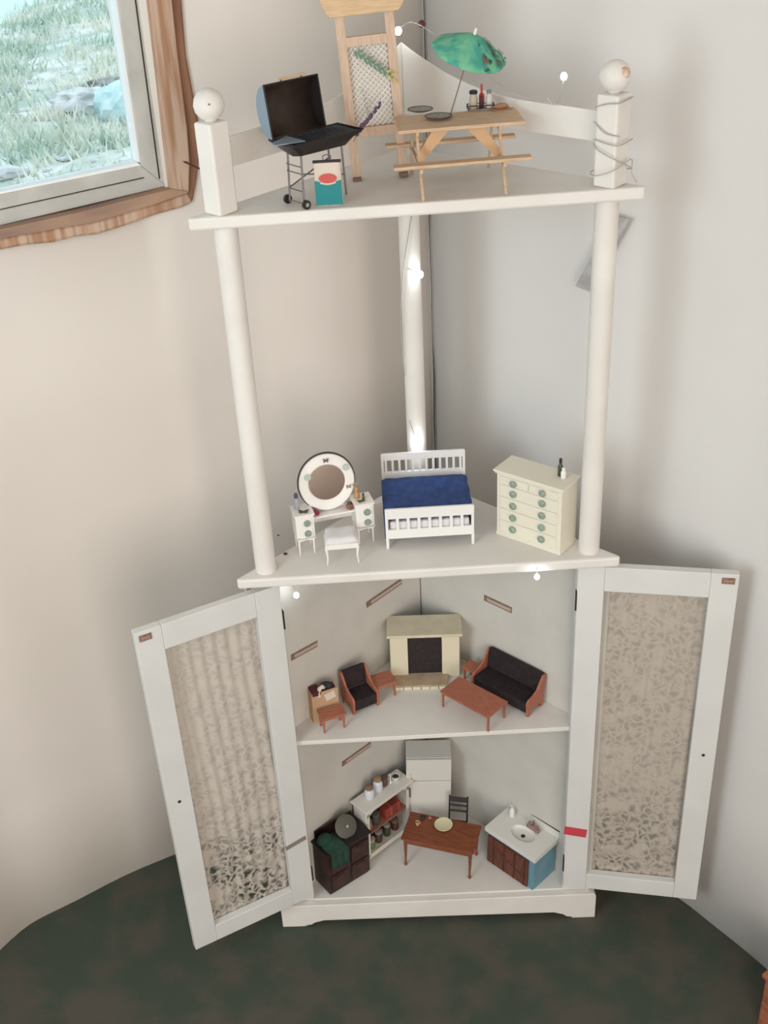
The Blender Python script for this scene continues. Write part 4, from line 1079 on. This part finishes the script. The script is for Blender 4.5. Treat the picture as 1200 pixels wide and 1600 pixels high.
def chair():
    t = thing('ladder_chair', 'black ladder-back chair behind the kitchen table', 'chair', 'base', .0480, -.1400, -12)
    Wd, D_ = .0360, .0320
    for sx in (-1, 1):
        MB().tube([(sx*Wd/2, D_/2-.003, 0), (sx*Wd/2, D_/2-.003, .050), (sx*Wd/2, D_/2+.002, .112)], .0017, 8).obj('back_post', M_black, t)
        MB().cyl((sx*Wd/2, -D_/2, 0), (sx*Wd/2, -D_/2, .046), .0016, n=8).obj('leg', M_black, t)
        MB().cyl((sx*Wd/2, -D_/2, .018), (sx*Wd/2, D_/2-.003, .018), .0010, n=6).obj('stretcher', M_black, t)
    MB().box((0, -.001, .0475), (Wd+.003, D_, .003)).obj('seat', M_black, t, bevel=.0006)
    for z, hh in ((.105, .0120), (.089, .0045), (.074, .0045)):
        MB().box((0, D_/2, z), (Wd, .0016, hh), rx=R(-4)).obj('back_slat', mat('chair_slat', (.05, .042, .045), .4), t)
chair()

def ktable():
    t = thing('kitchen_table', 'reddish brown wooden kitchen table with slim legs', 'table', 'base', .0125, -.1830, -18.5)
    W_, D_, H_ = .1460, .0760, .0780
    MB().box((0, 0, H_-.0022), (W_, D_, .0044)).obj('table_top', M_tab, t, bevel=.0014)
    MB().box((0, -D_/2+.006, H_-.010), (W_-.016, .003, .0120)).obj('apron', M_tab, t)
    MB().box((0, D_/2-.006, H_-.010), (W_-.016, .003, .0120)).obj('apron', M_tab, t)
    for sx in (-1, 1):
        MB().box((sx*(W_/2-.008), 0, H_-.010), (.003, D_-.014, .0120)).obj('apron', M_tab, t)
        for sy in (-1, 1):
            x, y = sx*(W_/2-.008), sy*(D_/2-.007)
            MB().lathe([(.0001, 0), (.0026, 0), (.0034, .004), (.0020, .009), (.0024, .022), (.0032, .040), (.0034, .052), (.0040, .056), (.0040, H_-.005), (0, H_-.005)], (x, y, 0), 10).obj('leg', M_tab, t, smooth=True)
    return t
kt = ktable()
p = small_on(kt, .0020, .0180, .0782)
plate(*p, .0180, 'round cream plate on the kitchen table', M_plate)
p = small_on(kt, -.0480, .0060, .0782)
t = root('toy_cup', 'pale pink cup at the left end of the kitchen table', 'cup', p)
MB().lathe([(.0001, 0), (.0028, 0), (.0036, .003), (.0042, .009), (.0036, .009), (.0028, .002), (0, .0015)], n=16).obj('cup', mat('cup_pink', (.60, .40, .30), .4), t, smooth=True)
MB().tube([(.0038, 0, .0075), (.0062, 0, .0065), (.0058, 0, .0035), (.0034, 0, .003)], .0006, 6).obj('handle', mat('cup_pink', (.6, .4, .3)), t)
p = small_on(kt, -.0420, .0270, .0782)
o = MB().lathe([(.0001, 0), (.004, 0), (.006, .003), (.003, .006), (0, .007)], n=14).obj('dark_dish', M_dark, smooth=True); o.location = p; tag(o, 'small dark dish at the back left corner of the kitchen table', 'dish')
p = small_on(kt, -.0280, .0280, .0782)
o = MB().ball((0, 0, .003), .0036, (1.1, 1, .85), 10).obj('small_bun', mat('bun', (.36, .16, .10), .7), smooth='all'); o.location = p; tag(o, 'tiny reddish bun at the back edge of the kitchen table', 'food')

def sink():
    t = thing('sink_unit', 'white-topped blue sink unit with a brown wooden door', 'sink', 'base', .1685, -.2045, -46.5)
    W_, D_, H_ = .1200, .0735, .0900
    mb = MB(); mb.box((0, 0, (H_-.010)/2), (W_-.004, D_-.004, H_-.010)); mb.obj('cabinet_body', M_sinkb, t, bevel=.0006)
    MB().box((-.004, -D_/2-.0002, .0385), (W_-.020, .004, .0700)).obj('door_panel', M_sinkd, t, bevel=.0006)
    for x in (-.038, -.012, .014, .038):
        MB().box((x, -D_/2-.0024, .0385), (.0016, .002, .068)).obj('door_slat', mat('sink_slat', (.07, .02, .012), .5), t)
    MB().box((0, -D_/2-.0024, .0385), (W_-.024, .002, .0030), ry=R(24)).obj('door_brace', M_sinkd, t)
    # counter with a real basin hollow
    mb = MB(); n = 32; bx, by, br1, br2 = .004, -.002, .0270, .0190
    def pt(i, r1, r2, z): a = 2*PI*i/n; return (bx+r1*math.cos(a), by+r2*math.sin(a), z)
    outer = []
    for i in range(n):
        a = 2*PI*i/n; c, s_ = math.cos(a), math.sin(a)
        k = min((W_/2+.002)/max(abs(c), 1e-6), (D_/2+.002)/max(abs(s_), 1e-6)); outer.append((c*k, s_*k))
    # make sure the four corners exist
    for cx_, cy_ in ((1, 1), (1, -1), (-1, 1), (-1, -1)):
        X, Y = cx_*(W_/2+.002), cy_*(D_/2+.002); j = min(range(n), key=lambda q: (outer[q][0]-X)**2+(outer[q][1]-Y)**2); outer[j] = (X, Y)
    zt, zb = H_+.001, H_-.0095
    ring = [[mb.bm.verts.new((x, y, zb)) for x, y in outer], [mb.bm.verts.new((x, y, zt)) for x, y in outer],
            [mb.bm.verts.new(pt(i, br1, br2, zt)) for i in range(n)], [mb.bm.verts.new(pt(i, br1*.93, br2*.92, zt-.004)) for i in range(n)],
            [mb.bm.verts.new(pt(i, br1*.75, br2*.72, zt-.0068)) for i in range(n)], [mb.bm.verts.new(pt(i, .004, .004, zt-.0072)) for i in range(n)]]
    for a, b in zip(ring, ring[1:]):
        for i in range(n): mb.bm.faces.new((a[i], a[(i+1) % n], b[(i+1) % n], b[i]))
    mb.bm.faces.new(ring[-1])
    mb.obj('counter_top', mat('counter_white', (.72, .71, .67), .35), t, smooth=True)
    MB().cyl((bx, by, zt-.0071), (bx, by, zt-.0062), .0042, n=16).obj('drain', M_dark, t)
    MB().box((0, D_/2-.0005, H_+.0095), (W_+.004, .003, .0180)).obj('splash_back', mat('counter_white', (.72, .71, .67)), t)
    MB().box((0, D_/2-.0005, H_+.0190), (W_+.005, .0035, .0018)).obj('edge_trim', M_dark, t)
    fa = MB(); fa.tube([(.006, .028, zt), (.006, .028, zt+.014), (.006, .020, zt+.017), (.006, .012, zt+.014)], .0014, 8); fa.cyl((-.004, .028, zt), (-.004, .028, zt+.006), .0018); fa.cyl((.016, .028, zt), (.016, .028, zt+.006), .0018)
    fa.obj('tap', M_steel, t, smooth=True)
    return t
sk = sink()
p = small_on(sk, .0140, .0210, .0912)
o = MB().box((0, 0, .0050), (.0300, .0100, .0085)).obj('scrub_brush', mat('brush_brown', (.24, .13, .10), .8, (.40, .26, .22), 250), bevel=.003); o.location = p; o.rotation_euler = (0, 0, R(-46.5)); tag(o, 'small brown cloth bundle behind the sink basin', 'cloth')
p = small_on(sk, -.0400, .0220, .0912)
t = root('soap_bottle', 'white pump bottle at the back left of the sink', 'bottle', p)
MB().lathe([(.0001, 0), (.0052, 0), (.0055, .002), (.0052, .016), (.003, .019), (.002, .021), (0, .021)], n=16).obj('body', M_ceram, t, smooth=True)
MB().tube([(0, 0, .020), (0, 0, .026), (-.005, .002, .026)], .0009, 6).obj('pump', M_ceram, t)

# brown wooden furniture end at the lower right edge of the picture
t = root('wooden_box', 'reddish brown wooden box standing at the lower right edge', 'box', (.66, -.56, Z('floor', .66)))
MB().box((0, 0, .065), (.18, .14, .13), rz=R(-56)).obj('body', mat('box_wood', (.36, .13, .07), .6, (.26, .09, .05), 20, (1, 1, 6)), t, bevel=.003)
MB().box((0, 0, .134), (.19, .15, .010), rz=R(-56)).obj('lid', mat('box_wood', (.36, .13, .07)), t, bevel=.002)
